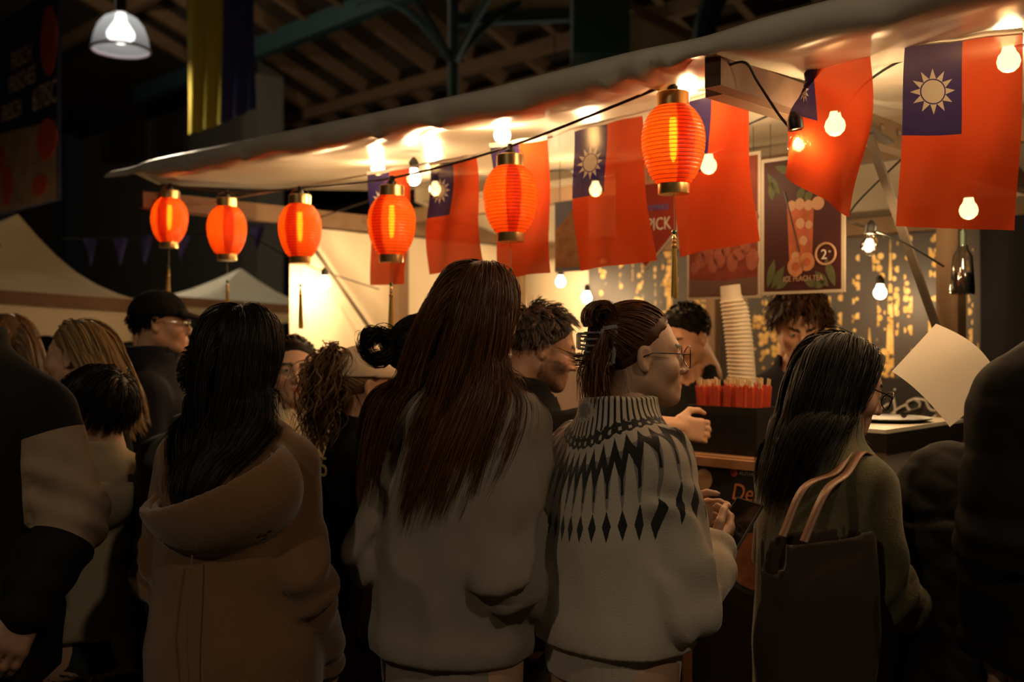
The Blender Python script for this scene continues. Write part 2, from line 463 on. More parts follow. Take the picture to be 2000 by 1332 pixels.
class Person:
    def __init__(s, label, X, Y, yaw, H, male=False, lean=(0, 0), hyaw=0, hpitch=0, hroll=0, hoff=(0, 0), skin=(.46, .27, .17), hs=1.0,
                 bulk=1.0, sw=None, R=None, L=None, brow=(.02, .013, .01), group=None, handR=None, handL=None, slump=0.0, bare=''):
        s.bare = bare
        s.o = thing('person', label, 'person', (X, Y, 0), math.radians(yaw), group)
        s.H = H; k = s.k = H / 1.7; s.male = male; s.hs = hs; s.skin = skin; s.brow = brow; s.bulk = bulk; s.lean = lean
        s.sw = sw or (.158 if male else .136) * k * (1 + (bulk - 1) * .5)
        lx, ly = lean
        s.nb = np.array([lx, ly - .012, 1.425 * k])
        s.hc = np.array([lx + hoff[0], ly + .022 + hoff[1], H - .112 * hs - .004])
        s.HR = rotm(math.radians(hyaw), math.radians(hpitch), math.radians(hroll))
        s.sh = {}; s.el = {}; s.wr = {}
        for nm, sg, given in (('R', 1, R), ('L', -1, L)):
            s.sh[nm] = np.array([lx + sg * s.sw, ly - .010, (1.335 - slump) * k])
            el, wr = given if given else ((sg * (s.sw + .032) + lx * .6, ly * .6 - .03, 1.065 * k), (sg * (s.sw + .030) + lx * .3, ly * .3 + .06, .84 * k))
            s.el[nm] = np.array(el); s.wr[nm] = np.array(wr)
        s.hand = {'R': handR or {}, 'L': handL or {}}
        s.coll = []
    def levels(s, e=0.0, hem=None, flare=0.0, wf=1.0, hipf=1.0):
        k, b = s.k, s.bulk; lx, ly = s.lean
        out = []
        for z, rx, ry in ((.30, .145 * hipf, .112 * hipf), (.78, .152 * hipf, .116 * hipf), (.90, .158 * hipf, .118 * hipf), (1.05, .126 * wf, .098 * wf), (1.22, .138, .110), (1.315, .136, .095), (1.385, .098, .074), (1.44, .058, .058), (1.48, .052, .052)):
            t = min(max((z - .95) / .45, 0), 1.1)
            f = 1 + flare * max(0, (1.25 - z))
            out.append((z * k, (rx * b + e) * k * f, (ry * b + e) * k * f, lx * t, ly * t - .008))
        return out
    def world_to_head(s, p): return (p - np.float32(s.hc)) @ s.HR / s.hs
    def head_to_local(s, q): return np.float32(q) * s.hs @ s.HR.T + np.float32(s.hc)
    def body(s, hres=.0048, hands=True, beard=None, hide_ears=False):
        k = s.k; hs = s.hs
        f = lambda p: head_sdf((p - np.float32(s.hc)) @ s.HR / hs, s.male) * hs
        V, Q = surface(f, s.hc - np.array([.13, .15, .20]) * hs, s.hc + np.array([.13, .15, .14]) * hs, hres)
        C = head_tone((V - np.float32(s.hc)) @ s.HR / hs, s.skin, s.brow)
        if beard is not None:
            q = (V - np.float32(s.hc)) @ s.HR / hs; ax = np.abs(q[:, 0])
            mk = (q[:, 1] > -.005) & (q[:, 2] < -.042 - .25 * np.maximum(0, ax - .03) + .9 * np.maximum(0, ax - .045)) & (q[:, 2] > -.125) & ~((np.abs(q[:, 2] + .0705) < .012) & (ax < .02))
            w = (mk * (.75 + .25 * noise(q * 200)))[:, None]
            C = C * (1 - w) + np.float32(beard) * w
        parts = [(V, Q)]; cols = [C]
        lv = s.levels(-.006)
        def g(p):
            d = loft(p, lv[1:], 2.2)
            for nm in 'RL':
                d = smin(d, cap(p, (s.nb + s.sh[nm]) / 2 - (0, 0, .02), s.sh[nm], .035 * k, .04 * k), .03)
                d = smin(d, cap(p, s.sh[nm], s.el[nm], .041 * k, .035 * k), .03)
                if nm in s.bare:
                    md = s.el[nm] * .62 + s.wr[nm] * .38
                    d = smin(d, smin(cap(p, s.el[nm], md, .042 * k, .046 * k), cap(p, md, s.wr[nm], .046 * k, .030 * k), .03), .02)
                else: d = smin(d, cap(p, s.el[nm], s.wr[nm], .036 * k, .025 * k), .02)
            for sg in (1, -1):
                hip, kn, an = (sg * .085 * k, -.008, .88 * k), (sg * .10 * k, .0, .48 * k), (sg * .105 * k, -.03, .085 * k)
                d = smin(d, cap(p, hip, kn, .085 * k, .056 * k), .04); d = smin(d, cap(p, kn, an, .056 * k, .038 * k), .02)
                d = smin(d, cap(p, an, (sg * .12 * k, .12, .045), .035, .032), .03)
            return smin(d, cap(p, s.nb - (0, 0, .03), s.hc - (0, .02, .10), .048 * hs, .046 * hs), .02)
        lo = np.minimum.reduce([*s.el.values(), *s.wr.values(), np.array([-.2, -.2, .0])]) - .08
        hi = np.maximum.reduce([*s.el.values(), *s.wr.values(), np.array([.2, .2, s.hc[2] - .03])]) + .08
        hi[2] = s.hc[2] - .06
        v, q = surface(g, lo, hi, .011 if s.bare else .02)
        parts.append((v, q)); cols.append(np.tile(np.float32(s.skin), (len(v), 1)))
        for nm, sg in (('R', 1), ('L', -1)):
            hd = s.hand[nm]
            if hd.get('none'): continue
            y = norm(hd.get('dir', s.wr[nm] - s.el[nm])); bk = np.array(hd.get('back', (sg, .2, .1)), dtype=np.float32)
            z = norm(bk - y * (bk @ y)); x = np.cross(y, z); M = frame(x, y, z)
            # thumb lies on the forward / upper side
            tf = np.array(hd.get('thumb', (0, 1, .3)), dtype=np.float32); side = 1 if (tf @ x) > 0 else -1
            cu = hd.get('curl', (.5, .6, .4)); sc = hd.get('size', .95) * k
            w0 = np.float32(s.wr[nm])
            fh = lambda p: hand_sdf((p - w0) @ M / sc, side, cu) * sc
            v, q = surface(fh, w0 - .2, w0 + .2, hd.get('res', .006))
            parts.append((v, q)); cols.append(np.tile(np.float32(s.skin), (len(v), 1)) * (1 + .06 * noise(v * 70))[:, None])
        V, Q = join(*parts)
        return fastmesh('body', V, Q, skin_mat(), s.o, np.concatenate(cols))
    def top_f(s, e=.012, hem=.82, fold=.006, fs=1.0, flare=0.0, ae=None, wf=1.0, puff=None, extra=None, neck=.062, kk=.012, hipf=1.0, arms='RL', wristr=.030, collar=None, cut=None, quilt=None, body_extra=None):
        k = s.k; lv = s.levels(e, flare=flare, wf=wf, hipf=hipf); ae = e if ae is None else ae; hem *= k
        seed = np.float32(RNG.random(3) * 20)
        nbt = s.hc - (0, .0, .08)
        def base(p, fine=True):
            d = loft(p, lv, 2.4)
            for nm in 'RL':
                sh = s.sh[nm]
                d = smin(d, cap(p, s.nb * .6 + sh * .4 + (0, 0, -.012), sh, .036 * k + e, .042 * k + ae), .04)
            for nm in arms:
                sh, el, wr = s.sh[nm], s.el[nm], s.wr[nm]
                a = np.minimum(cap(p, sh, el, .044 * k + ae, .039 * k + ae), cap(p, el, wr, .040 * k + ae, wristr * k + ae * .7))
                if fine and fold:
                    ax = norm(wr - el); t = (p - np.float32(el)) @ ax
                    g = np.exp(-(t / .09) ** 2) + .8 * np.exp(-((t - np.linalg.norm(wr - el) + .02) / .05) ** 2)
                    a = a - fold * 1.5 * g * (np.sin(t * 95 * fs + 3.5 * noise(p * 9 + seed)) * .6 + noise(p * 14 + seed) * .6)
                d = smin(d, a, kk)
            if collar:
                d = smin(d, collar(p), .012)
            if body_extra is not None: d = smin(d, body_extra(p), .03)
            return d
        def f(p):
            d = base(p)
            if fold:
                n1 = noise(p * np.float32((7, 7, 2.6)) * fs + seed); n2 = noise(p * np.float32((13, 13, 6)) * fs + seed + 5)
                n3 = noise(p * np.float32((26, 26, 17)) * fs + seed + 9); d = d - fold * ((.55 - np.abs(n1)) * 1.3 + (.5 - np.abs(n2)) * .75 + n3 * .16)
            if puff:
                pz, pa = puff
                z = p[:, 2] + .012 * noise(p * 6 + seed)
                d = d - pa * (np.abs(np.sin(np.pi * z / pz)) ** .45 - .5) - pa * .25 * noise(p * 28 + seed)
            if quilt is not None: d = d - quilt(p)
            if extra is not None: d = smin(d, extra(p), .02)
            d = np.maximum(d, hem + .006 * noise(p * 8) - p[:, 2])
            if neck: d = smax(d, -cap(p, s.nb - (0, -.0, .05), nbt, neck * s.hs, neck * s.hs), .008)
            if cut is not None: d = np.maximum(d, cut(p))
            return d
        s.coll.append(lambda p: base(p, False))
        lo = np.minimum.reduce([*s.el.values(), *s.wr.values(), np.array([-.32 * k, -.3 * k, hem])]) - .12
        hi = np.maximum.reduce([*s.el.values(), *s.wr.values(), np.array([.32 * k, .3 * k, s.hc[2] - .02])]) + .12
        hi[2] = s.hc[2] + .02; lo[2] = min(lo[2], hem - .03)
        return f, lo, hi
    def top(s, name, material, res=.0105, **kw):
        f, lo, hi = s.top_f(**kw)
        V, Q = surface(f, lo, hi, res)
        return fastmesh(name, V, Q, material, s.o)
    def pants(s, material, res=.016):
        k = s.k
        def f(p):
            d = loft(p, [(.78*k, .142*k, .112*k, 0, -.008), (.9*k, .148*k, .116*k, 0, -.008), (1.02*k, .125*k, .098*k, 0, -.008)], 2.3)
            for sg in (1, -1):
                hip, kn, an = (sg * .085 * k, -.008, .86 * k), (sg * .10 * k, .0, .48 * k), (sg * .105 * k, -.03, .10 * k)
                d = smin(d, cap(p, hip, kn, .082 * k, .070 * k), .03); d = smin(d, cap(p, kn, an, .074 * k, .062 * k), .02)
            d = d - .006 * noise(p * 9)
            return np.maximum(d, .07 - p[:, 2])
        V, Q = surface(f, (-.32, -.25, .02), (.32, .25, 1.06 * k), res)
        return fastmesh('trousers', V, Q, material, s.o)
    def shoes(s, material):
        for sg in (1, -1):
            x = sg * .115 * s.k
            def f(p):
                d = smin(cap(p, (x, -.06, .045), (x, .13, .035), .042, .036), cap(p, (x, -.04, .05), (x, -.035, .11), .04, .042), .03)
                return np.maximum(d, .002 - p[:, 2])
            V, Q = surface(f, (x - .1, -.16, -.02), (x + .1, .24, .2), .014)
            fastmesh('shoe', V, Q, material, s.o)
    def dress_legs(s, pm=None, sm=None):
        s.pants(pm or mat('trousers_black', (.012, .012, .014), .85, var=.2)); s.shoes(sm or mat('shoe_dark', (.02, .018, .016), .6))
    # ---------------- hair
    def collide(s, p, hoff=0.0):
        q = s.world_to_head(p)
        d = np.minimum(ell(q, (0, -.014, .026), (.075, .097, .086)), ell(q, (0, .022, -.035), (.062, .064, .083))) * s.hs - hoff
        d = np.minimum(d, cap(p, s.nb, s.hc - (0, .02, .06), .056, .05))
        for c in s.coll: d = np.minimum(d, c(p))
        return d
    def roots(s, n, line=None, keep=None):
        line = line or ([0, 35, 60, 80, 95, 125, 180], [46, 40, 24, 2, -18, -36, -40])
        out = []
        while len(out) < n:
            v = RNG.normal(size=(n * 3, 3)); v /= np.linalg.norm(v, axis=1)[:, None]
            az = np.degrees(np.arctan2(np.abs(v[:, 0]), v[:, 1])); el = np.degrees(np.arcsin(v[:, 2]))
            ok = el > np.interp(az, *line)
            if keep is not None: ok &= keep(v)
            out += list(v[ok])
        v = np.array(out[:n], dtype=np.float32)
        return v * np.float32((.073, .095, .084)) + np.float32((0, -.014, .026)), v
    def hair(s, color, N, S, length, d0, force, thick=.02, width=.0026, clump=.5, nclump=None, line=None, keep=None, grav=.5, curl=0.0, cfreq=60, stop=None, scalp=True, jitter=.1, extra_pts=None, name='hair', cl0=.004, capoff=.003, capcut=.006, conv=0.0, convy=0.0):
        q, v = s.roots(N, line, keep)
        p = s.head_to_local(q); hn = v @ s.HR.T
        d = d0(q, v); d = d @ s.HR.T + hn * .25
        d = d + RNG.normal(size=d.shape) * jitter; d /= np.linalg.norm(d, axis=1)[:, None] + 1e-9
        Ls = length(q, v).astype(np.float32); ds = Ls / S
        lay = RNG.random(N) ** .8
        pts = [p.astype(np.float32)]; eps = .004
        for i in range(S):
            fo = force(p, i / S).copy(); fo[:, 0] -= conv * (p[:, 0] - s.hc[0]) * min(1, i / S * 2); fo[:, 1] -= convy * np.maximum(0, p[:, 1] - s.hc[1] + .02) * 4
            d = d * (1 - grav) + fo * grav + RNG.normal(size=d.shape) * .03
            d /= np.linalg.norm(d, axis=1)[:, None] + 1e-9
            n_ = p + d * ds[:, None]
            cl = cl0 + lay * thick * min(1, (i + 1) / 4)
            for _ in range(2):
                c0 = s.collide(n_)
                m = c0 < cl
                if m.any():
                    a = n_[m]
                    g = np.stack([s.collide(a + np.float32(e)) for e in ((eps, 0, 0), (0, eps, 0), (0, 0, eps))], 1) - c0[m][:, None]
                    g /= np.linalg.norm(g, axis=1)[:, None] + 1e-9
                    n_[m] = a + g * np.clip(cl[m] - c0[m], 0, .03)[:, None]
            d = n_ - p; d /= np.linalg.norm(d, axis=1)[:, None] + 1e-9
            if stop is not None:
                st = stop(p); n_[st] = p[st] + d[st] * ds[st][:, None] * .02
            p = n_.astype(np.float32); pts.append(p)
        T = np.stack(pts, 1)
        t = np.linspace(0, 1, S + 1, dtype=np.float32)
        nc = nclump or max(8, N // 14)
        rep = RNG.choice(N, nc, replace=False)
        near = rep[np.argmin(((T[:, S // 3][:, None] - T[rep, S // 3][None]) ** 2).sum(2), 1)] if N * nc < 6e6 else rep[RNG.integers(0, nc, N)]
        T = T + (T[near] - T) * (clump * t ** 1.3)[None, :, None]
        if curl:
            ph = (near % 97) / 97 * 6.28
            a = cfreq * (t[None] * Ls[:, None]) + ph[:, None]
            T[:, :, 0] += curl * np.sin(a) * t; T[:, :, 1] += curl * np.cos(a) * t; T[:, :, 2] += curl * .4 * np.sin(a * .7) * t
        s.strands = T
        V, Q, C = ribbons(T, width, s.hc, near)
        if extra_pts is not None:
            v2, q2, c2 = ribbons(extra_pts, width, s.hc, RNG.integers(0, 50, len(extra_pts)))
            Q = np.concatenate([Q, q2 + len(V)]); V = np.concatenate([V, v2]); C = np.concatenate([C, c2])
        if scalp:
            def f(pp):
                qq = s.world_to_head(pp)
                ct_ = qq[:, 1] * .72 - qq[:, 2] * .69 - capcut
                dd = ell(qq, (0, -.014, .026), (.073, .095, .084)) - .003 - capoff * np.clip(-ct_ / .035, 0, 1)
                dd = smax(dd, ct_, .004)
                dd = np.maximum(dd, -.075 - qq[:, 2])
                return dd * s.hs - .003 * noise(pp * 40)
            v3, q3 = surface(f, s.hc - .16, s.hc + .16, .008)
            Q = np.concatenate([Q, q3 + len(V)]); V = np.concatenate([V, v3]); C = np.concatenate([C, np.zeros(len(v3)) + .3])
        return fastmesh(name, V, Q, HAIR[color], s.o, np.repeat(C[:, None], 3, 1))
    def tube_part(s, name, paths, r, material, n=6, head=True):
        b = MB()
        for pth in paths:
            pth = [tuple(x) for x in (s.head_to_local(np.array(pth)) if head else pth)]
            b.tube(pth, r, n)
        return b.build(name, material, s.o, True)
    def glasses(s, material, rx=.026, rz=.022, r=.0013, y=.104, lens=True):
        a = np.linspace(0, 2 * math.pi, 25); paths = []
        for sg in (1, -1):
            paths.append([(sg * .034 + rx * math.cos(t), y - .006 * abs(math.cos(t)) ** 2, -.006 + rz * math.sin(t)) for t in a])
            paths.append([(sg * (.034 + rx), y - .004, .0), (sg * .074, y - .03, .002), (sg * .081, .01, .004), (sg * .080, -.012, -.004), (sg * .077, -.024, -.016)])
        paths.append([(-.009, y, -.002), (0, y + .002, .001), (.009, y, -.002)])
        g = s.tube_part('glasses', paths, r, material)
        if lens:
            b = MB()
            for sg in (1, -1):
                ring = [s.head_to_local(np.array([(sg * .034 + rx * .97 * math.cos(t), y - .003, -.006 + rz * .97 * math.sin(t))]))[0] for t in a[:-1]]
                b.add(ring, [tuple(range(len(ring)))])
            b.build('lens', glassmat('spectacle_lens', (.97, .97, .97), .02, .08), g)
        return g
def ribbons(T, width, hc, near):
    N, S1, _ = T.shape
    t = np.linspace(0, 1, S1, dtype=np.float32)
    tan = np.gradient(T, axis=1); tan /= np.linalg.norm(tan, axis=2)[:, :, None] + 1e-9
    nrm = T - np.float32(hc)[None, None]; nrm[:, :, 2] *= (1 - t)[None] ** 1.5
    nrm /= np.linalg.norm(nrm, axis=2)[:, :, None] + 1e-9
    side = np.cross(tan, nrm); side /= np.linalg.norm(side, axis=2)[:, :, None] + 1e-9
    tw = RNG.normal(size=N) * .5
    side = side * np.cos(tw)[:, None, None] + nrm * np.sin(tw)[:, None, None]
    w = (width * (.6 + .8 * RNG.random(N)))[:, None] * (1 - .85 * t[None] ** 4) * .5
    A = T + side * w[:, :, None]; B = T - side * w[:, :, None]
    V = np.stack([A, B], 2).reshape(-1, 3)
    base = (np.arange(N) * S1 * 2)[:, None] + (np.arange(S1 - 1) * 2)[None]
    Q = np.stack([base, base + 1, base + 3, base + 2], 2).reshape(-1, 4)
    c = np.clip(RNG.random(N) ** 1.6 * .75 + ((near * 37) % 101) / 101 * .4, 0, 1)
    return V.astype(np.float32), Q.astype(np.int32), np.repeat(c, S1 * 2).astype(np.float32)
def dirf(v):
    v = np.float32(v); v = v / np.linalg.norm(v)
    return lambda p, t: np.tile(v, (len(p), 1))
def part_sides(back=.5):
    """combed from a middle parting"""
    return lambda q, v: np.stack([np.sign(q[:, 0]) * (.9 - .0 * q[:, 0]), -back + 0 * q[:, 0], -.1 + 0 * q[:, 0]], 1).astype(np.float32)
def from_crown(fwd=0.0):
    def f(q, v):
        c = np.float32((0, -.07, .08)); d = q - c; d[:, 1] += fwd
        return d / (np.linalg.norm(d, axis=1)[:, None] + 1e-6)
    return f
# ------------------------------------------------------------------ the hall
M_floor = mat('floor_concrete', (.10, .09, .08), .7, bump=.3, bscale=40, var=.3, vscale=3)
M_wall = mat('hall_plaster', (.16, .155, .14), .85, bump=.2, bscale=12, var=.2, vscale=1.2)
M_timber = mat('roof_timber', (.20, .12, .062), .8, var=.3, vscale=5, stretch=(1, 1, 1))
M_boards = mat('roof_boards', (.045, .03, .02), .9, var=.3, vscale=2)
M_steel = mat('teal_steel', (.035, .085, .10), .5, var=.15)
M_cream = mat('cream_panel', (.55, .47, .27), .7, var=.12, vscale=2)
M_wood = mat('stall_timber', (.19, .12, .068), .7, bump=.25, bscale=30, var=.35, vscale=9, stretch=(1, 1, .3))
M_wooddark = mat('arm_timber', (.12, .06, .03), .7, bump=.25, bscale=30, var=.35, vscale=12)
M_black = mat('black_plastic', (.008, .008, .008), .45)
struct(mesh('floor', [(-40, -15, 0), (30, -15, 0), (30, 45, 0), (-40, 45, 0)], [(0, 1, 2, 3)], M_floor))
def wall_uc(name, u0, c0, u1, c1, h0, h1, m, th=.2):
    a, b = ST(u0, c0, 0), ST(u1, c1, 0)
    d = (b - a).normalized(); n = Vector((-d.y, d.x, 0)) * th
    v = [(*(q + o).xy, z) for z in (h0, h1) for q, o in ((a, Vector((0, 0, 0))), (b, Vector((0, 0, 0))), (b, n), (a, n))]
    return struct(mesh(name, v, [(0, 3, 2, 1), (4, 5, 6, 7), (0, 1, 5, 4), (1, 2, 6, 5), (2, 3, 7, 6), (3, 0, 4, 7)], m))
wl = wall_uc('wall_left', -30, 10.0, -16.6, 10.0, 0, 10, M_wall)
wall_uc('wall_back', -30, 14.6, 6, 14.6, 0, 6.2, M_wall)
# darker doorways and panels in the left wall
for k, (x0, x1, y0, y1) in enumerate(((303, 362, 135, 345), (205, 285, 175, 310))):
    b = MB(); a_, c_ = PC(x0, y1, 9.99), PC(x1, y0, 9.99)
    for s0, s1 in (((x0, y0), (x1, y0)), ((x1, y0), (x1, y1)), ((x1, y1), (x0, y1)), ((x0, y1), (x0, y0))):
        b.bar(PC(*s0, 9.95), PC(*s1, 9.95), .12, .1, up=tuple(N))
    b.build('panel_frame', mat('panel_frame_dark', (.05, .045, .04), .7), wl)
    mesh('panel', [PC(x0, y1, 9.97), PC(x1, y1, 9.97), PC(x1, y0, 9.97), PC(x0, y0, 9.97)], [(0, 1, 2, 3)], mat('panel_dark', (.045, .04, .035), .8), wl)
b = MB()
for px, w in ((513, .55), (142, .5)):
    p = PC(px, 300, 9.9); b = MB(); b.box((p.x, p.y, 5), (w, w, 10), Matrix.Rotation(math.radians(-45), 3, 'Z'))
    b.build('pilaster', mat('pilaster_grey', (.20, .19, .165), .8, var=.1) if px > 300 else M_steel, wl)
# pitched roof with rafters and purlins
def roof_h(c): return 8.1 - .365 * (c - 6)
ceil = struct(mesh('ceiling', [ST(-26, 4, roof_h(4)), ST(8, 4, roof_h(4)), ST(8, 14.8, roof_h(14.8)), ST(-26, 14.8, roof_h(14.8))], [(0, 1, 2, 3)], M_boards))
rb = MB(); rb.bar((0, 0, 0), (0, 10.6 * math.sqrt(1 + .365 ** 2), 0), .13, .22)
r0 = None
for k in range(22):
    if r0 is None: r = r0 = rb.build('rafter', M_timber, ceil)
    else: r = r0.copy(); COL.objects.link(r)
    u = -17.5 + k * .95
    r.location = ST(u, 4.1, roof_h(4.1) - .12); r.rotation_euler = (math.atan(-.365), 0, math.radians(-45))
for k, (c, w, h, m) in enumerate(((7.4, .14, .2, M_timber), (9.1, .2, .32, M_steel), (10.9, .14, .2, M_timber), (11.6, .14, .2, M_timber), (12.3, .14, .22, M_timber))):
    b = MB(); b.bar(ST(-20, c, roof_h(c) - .3), ST(5, c, roof_h(c) - .3), w, h); b.build('purlin', m, ceil)
# steel columns with curved brackets
def column(px, Y, w, top, brackets=True):
    o = P(px, 666, Y); o.z = 0
    t = thing('steel_column', 'slim teal iron column with curved roof brackets' if brackets else 'broad dark teal iron column rising behind the awning', 'column', o)
    b = MB(); b.lathe([(w * .5, 0), (w * .5, .3), (w * .36, .4), (w * .34, top - .5), (w * .5, top - .4), (w * .5, top)], 14)
    b.build('shaft', M_steel, t, True)
    if brackets:
        for a in range(4):
            d = Vector((math.cos(a * math.pi / 2 - .78), math.sin(a * math.pi / 2 - .78), 0))
            pts = [Vector((0, 0, top - 1.3)) + d * (s * 2.0) + Vector((0, 0, 1.25 * (1 - (1 - s) ** 2))) for s in [i / 10 for i in range(11)]]
            b = MB(); b.tube(pts, .05, 6); b.build('bracket', M_steel, t, True)
    else:
        b = MB(); b.box((0, 0, top - 1.5), (w * 1.1, w * 1.1, 2.9)); b.build('casing', M_steel, t)
    return t
column(885, 12.4, .20, 6.35)
column(1170, 8.0, .40, 6.8, False)
# cream clerestory boards and the beam below them
cp = struct(mesh('trim_1', [P(905, 34, 13.2), P(1135, 26, 13.2), P(1140, -160, 13.2), P(890, -160, 13.2)], [(0, 1, 2, 3)], M_cream))
b = MB(); b.bar(P(895, 41, 13.1), P(1140, 31, 13.1), .14, .12); b.build('rail', M_steel, cp)
cp = struct(mesh('trim_2', [P(1225, 110, 12.5), P(1345, 110, 12.5), P(1345, 74, 12.5), P(1222, 14, 12.5)], [(0, 1, 2, 3)], M_cream))
b = MB(); b.bar(P(1222, 10, 12.4), P(1350, 72, 12.4), .12, .1); b.bar(P(1215, -60, 12.4), P(1218, 115, 12.4), .1, .1); b.build('rail', M_timber, cp)
b = MB(); b.tube(spline([P(1372, 130, 10), P(1376, 60, 10), P(1395, 0, 10), P(1430, -60, 10)], 5), .12, 8)
tag(b.build('roof_arch', M_steel, None, True), 'curved teal iron arch rising behind the right of the awning', 'arch')

# hanging dome lamps: one in view, the others added for light
def dome_lamp(loc, label, power, open_=False):
    t = thing('pendant_lamp', label, 'lamp', loc, group='dome lamps of the hall')
    R = .245
    prof = [(R * 1.03, -.01), (R * 1.03, .02), (R, .05), (R * .95, .12), (R * .82, .21), (R * .6, .28), (R * .3, .32), (.05, .335)]
    b = MB(); b.lathe(prof, 32); b.build('shade', clothlight('lamp_shade_plastic', (.40, .41, .43), .30, .30, clearcol=(1, 1, 1)), t, True)
    b = MB(); b.ring((0, 0, 0), R * 1.03, .014, 32, 6); b.build('rim', mat('lamp_rim', (.35, .30, .36), .4), t, True)
    b = MB(); b.tube([(0, 0, .33), (0, 0, .47)], .05, 10); b.tube([(0, 0, .46), (0, 0, 3.2)], .008, 6); b.build('suspension', M_black, t)
    b = MB(); b.lathe([(.001, .0), (.07, .01), (.115, .05), (.12, .09), (.09, .14), (.05, .20), (.04, .26)], 20, (0, 0, .06)); b.build('bulb', emat('lamp_bulb_cool', (1, .97, .9), 7), t, True)
    d = bpy.data.lights.new('lamp_light', 'POINT' if open_ else 'SPOT'); d.energy = power; d.color = (1, .78, .52); d.shadow_soft_size = .12; 
    if not open_: d.spot_size = math.radians(165); d.spot_blend = .6
    lo_ = link(bpy.data.objects.new('lamp_light', d), t); lo_.location = (0, 0, -.2 if open_ else -.04)
    return t
dome_lamp(P(236, 97, 9.0), 'lit grey dome lamp hanging high beside the yellow and blue flag', HALL_W)
dome_lamp((-2.9, -1.9, 5.0), 'unseen dome lamp added over the aisle behind the viewer on the left', HALL_W * .72)  # out of view, added for ambient light on the crowd
dome_lamp((2.3, -2.2, 5.0), 'unseen dome lamp added over the aisle behind the viewer on the right', HALL_W * .8)  # also unseen, added to light the backs from the right
dome_lamp((-6.0, 13.0, 6.6), 'unseen dome lamp added high under the hall roof on the left', HALL_W * .6, True)  # added out of frame to light the roof and left wall
dome_lamp((.6, 14.0, 4.1), 'hidden dome lamp added far behind the stall', HALL_W * .42, True)  # added where the awning hides it, lights the rafters from below

# yellow and blue flag
def cloth(name, fn, nx, nz, material, parent=None, uv=True):
    v = []; f = []
    for j in range(nz + 1):
        for i in range(nx + 1): v.append(fn(i / nx, j / nz))
    for j in range(nz):
        for i in range(nx):
            a = j * (nx + 1) + i; f.append((a, a + 1, a + nx + 2, a + nx + 1))
    o = mesh(name, v, f, material, parent, True)
    if uv:
        l = o.data.uv_layers.new(name='UVMap')
        for lp in o.data.loops:
            i = lp.vertex_index; l.data[lp.index].uv = ((i % (nx + 1)) / nx, (i // (nx + 1)) / nz)
    return o
t = thing('hanging_flag', 'long yellow and blue flag hanging vertically from the hall roof', 'flag', P(432, 250, 9.0))
o0 = Vector(t.location)
def ua(x0, x1, yb0, yb1, ph):
    def f(a, b):
        x = x0 + (x1 - x0) * a + 4 * math.sin(b * 5 + ph) * (a - .5)
        yb = yb0 + (yb1 - yb0) * a
        q = P(x, -120 + (yb + 120) * b, 9.0); q.y += .02 * math.sin(a * 15 + ph + b * 3) * (.3 + b)
        return q - o0
    return f
cloth('yellow_half', ua(366, 434, 263, 243, 0), 12, 16, mat('flag_yellow', (.32, .26, .018), .9, bump=.1), t)
cloth('blue_half', ua(434, 498, 241, 212, 2), 12, 16, mat('flag_blue', (.012, .015, .12), .8, bump=.1), t)
b = MB(); b.tube([P(358, -122, 9.0) - o0, P(505, -122, 9.0) - o0], .02, 8); b.build('pole', M_steel, t)

# blue shop banner on the left
def board_frame(px, py, c):
    p = PC(px, py, c); return p, math.radians(-45)
def lp(px, py, c, o):
    w = PC(px, py, c); return (uof(w) - uof(o), w.z - o.z)
CB = 2.9
p0, rz = board_frame(50, 400, CB)
t = thing('shop_banner', 'tall dark blue shop banner with pale lettering above red produce', 'banner', p0, rz)
a = lp(-60, 400, CB, p0); d = lp(112, 420, CB, p0)
W0, W1 = a[0], d[0]
b = MB(); b.prism([(W0, -.02), (W1, -.02), (W1, 1.60), (W0, 1.60)], 0, .03); b.build('panel', mat('banner_blue', (.012, .022, .09), .6), t)
b = MB(); b.prism([(W0, -.015), (W1 - .02, -.015), (W1 - .02, .58), (W0 + .8, .66), (W0, .5)], -.004, 0); b.build('produce_print', mat('banner_produce', (.42, .30, .20), .7, var=.6, vscale=5), t)
for k, (x, z, r1, r2) in enumerate(((W0 + .35, .40, .17, .23), (W0 + .75, .44, .20, .15), (W1 - .2, .46, .20, .16), (W1 - .35, .12, .16, .08), (W0 + 1.0, .2, .13, .17))):
    b = MB(); b.prism([(x + r1 * math.cos(i * .314), z + r2 * math.sin(i * .314)) for i in range(20)], -.008, 0); b.build('fruit_print', mat('banner_red', (.60, .08, .02), .7), t)
b = MB(); b.prism([(W1 - .16 + .16 * math.cos(i * .26), 1.22 + .27 * math.sin(i * .26)) for i in range(24)], -.008, 0); b.build('round_badge', mat('banner_red', (.60, .08, .02), .7), t)
M_let = mat('banner_letter', (.80, .62, .46), .7)
for body, x, z, sz in (('FRISCH', W1 - .98, 1.14, .20), ('FRISCHES', W1 - 1.04, .95, .20), ('FRISCH', W1 - 1.20, .74, .20), ('6/7ISC', W1 - .50, .72, .26)):
    text_mesh('lettering', body, sz, M_let, t, (x, -.006, z), (math.pi / 2, 0, 0), sx=.72)
for xx in (W0 + .1, W1 - .1):
    b = MB(); b.tube([(xx, .015, 1.58), (xx, .015, 5.2)], .008, 6); b.build('hanging_cable', M_steel, t)

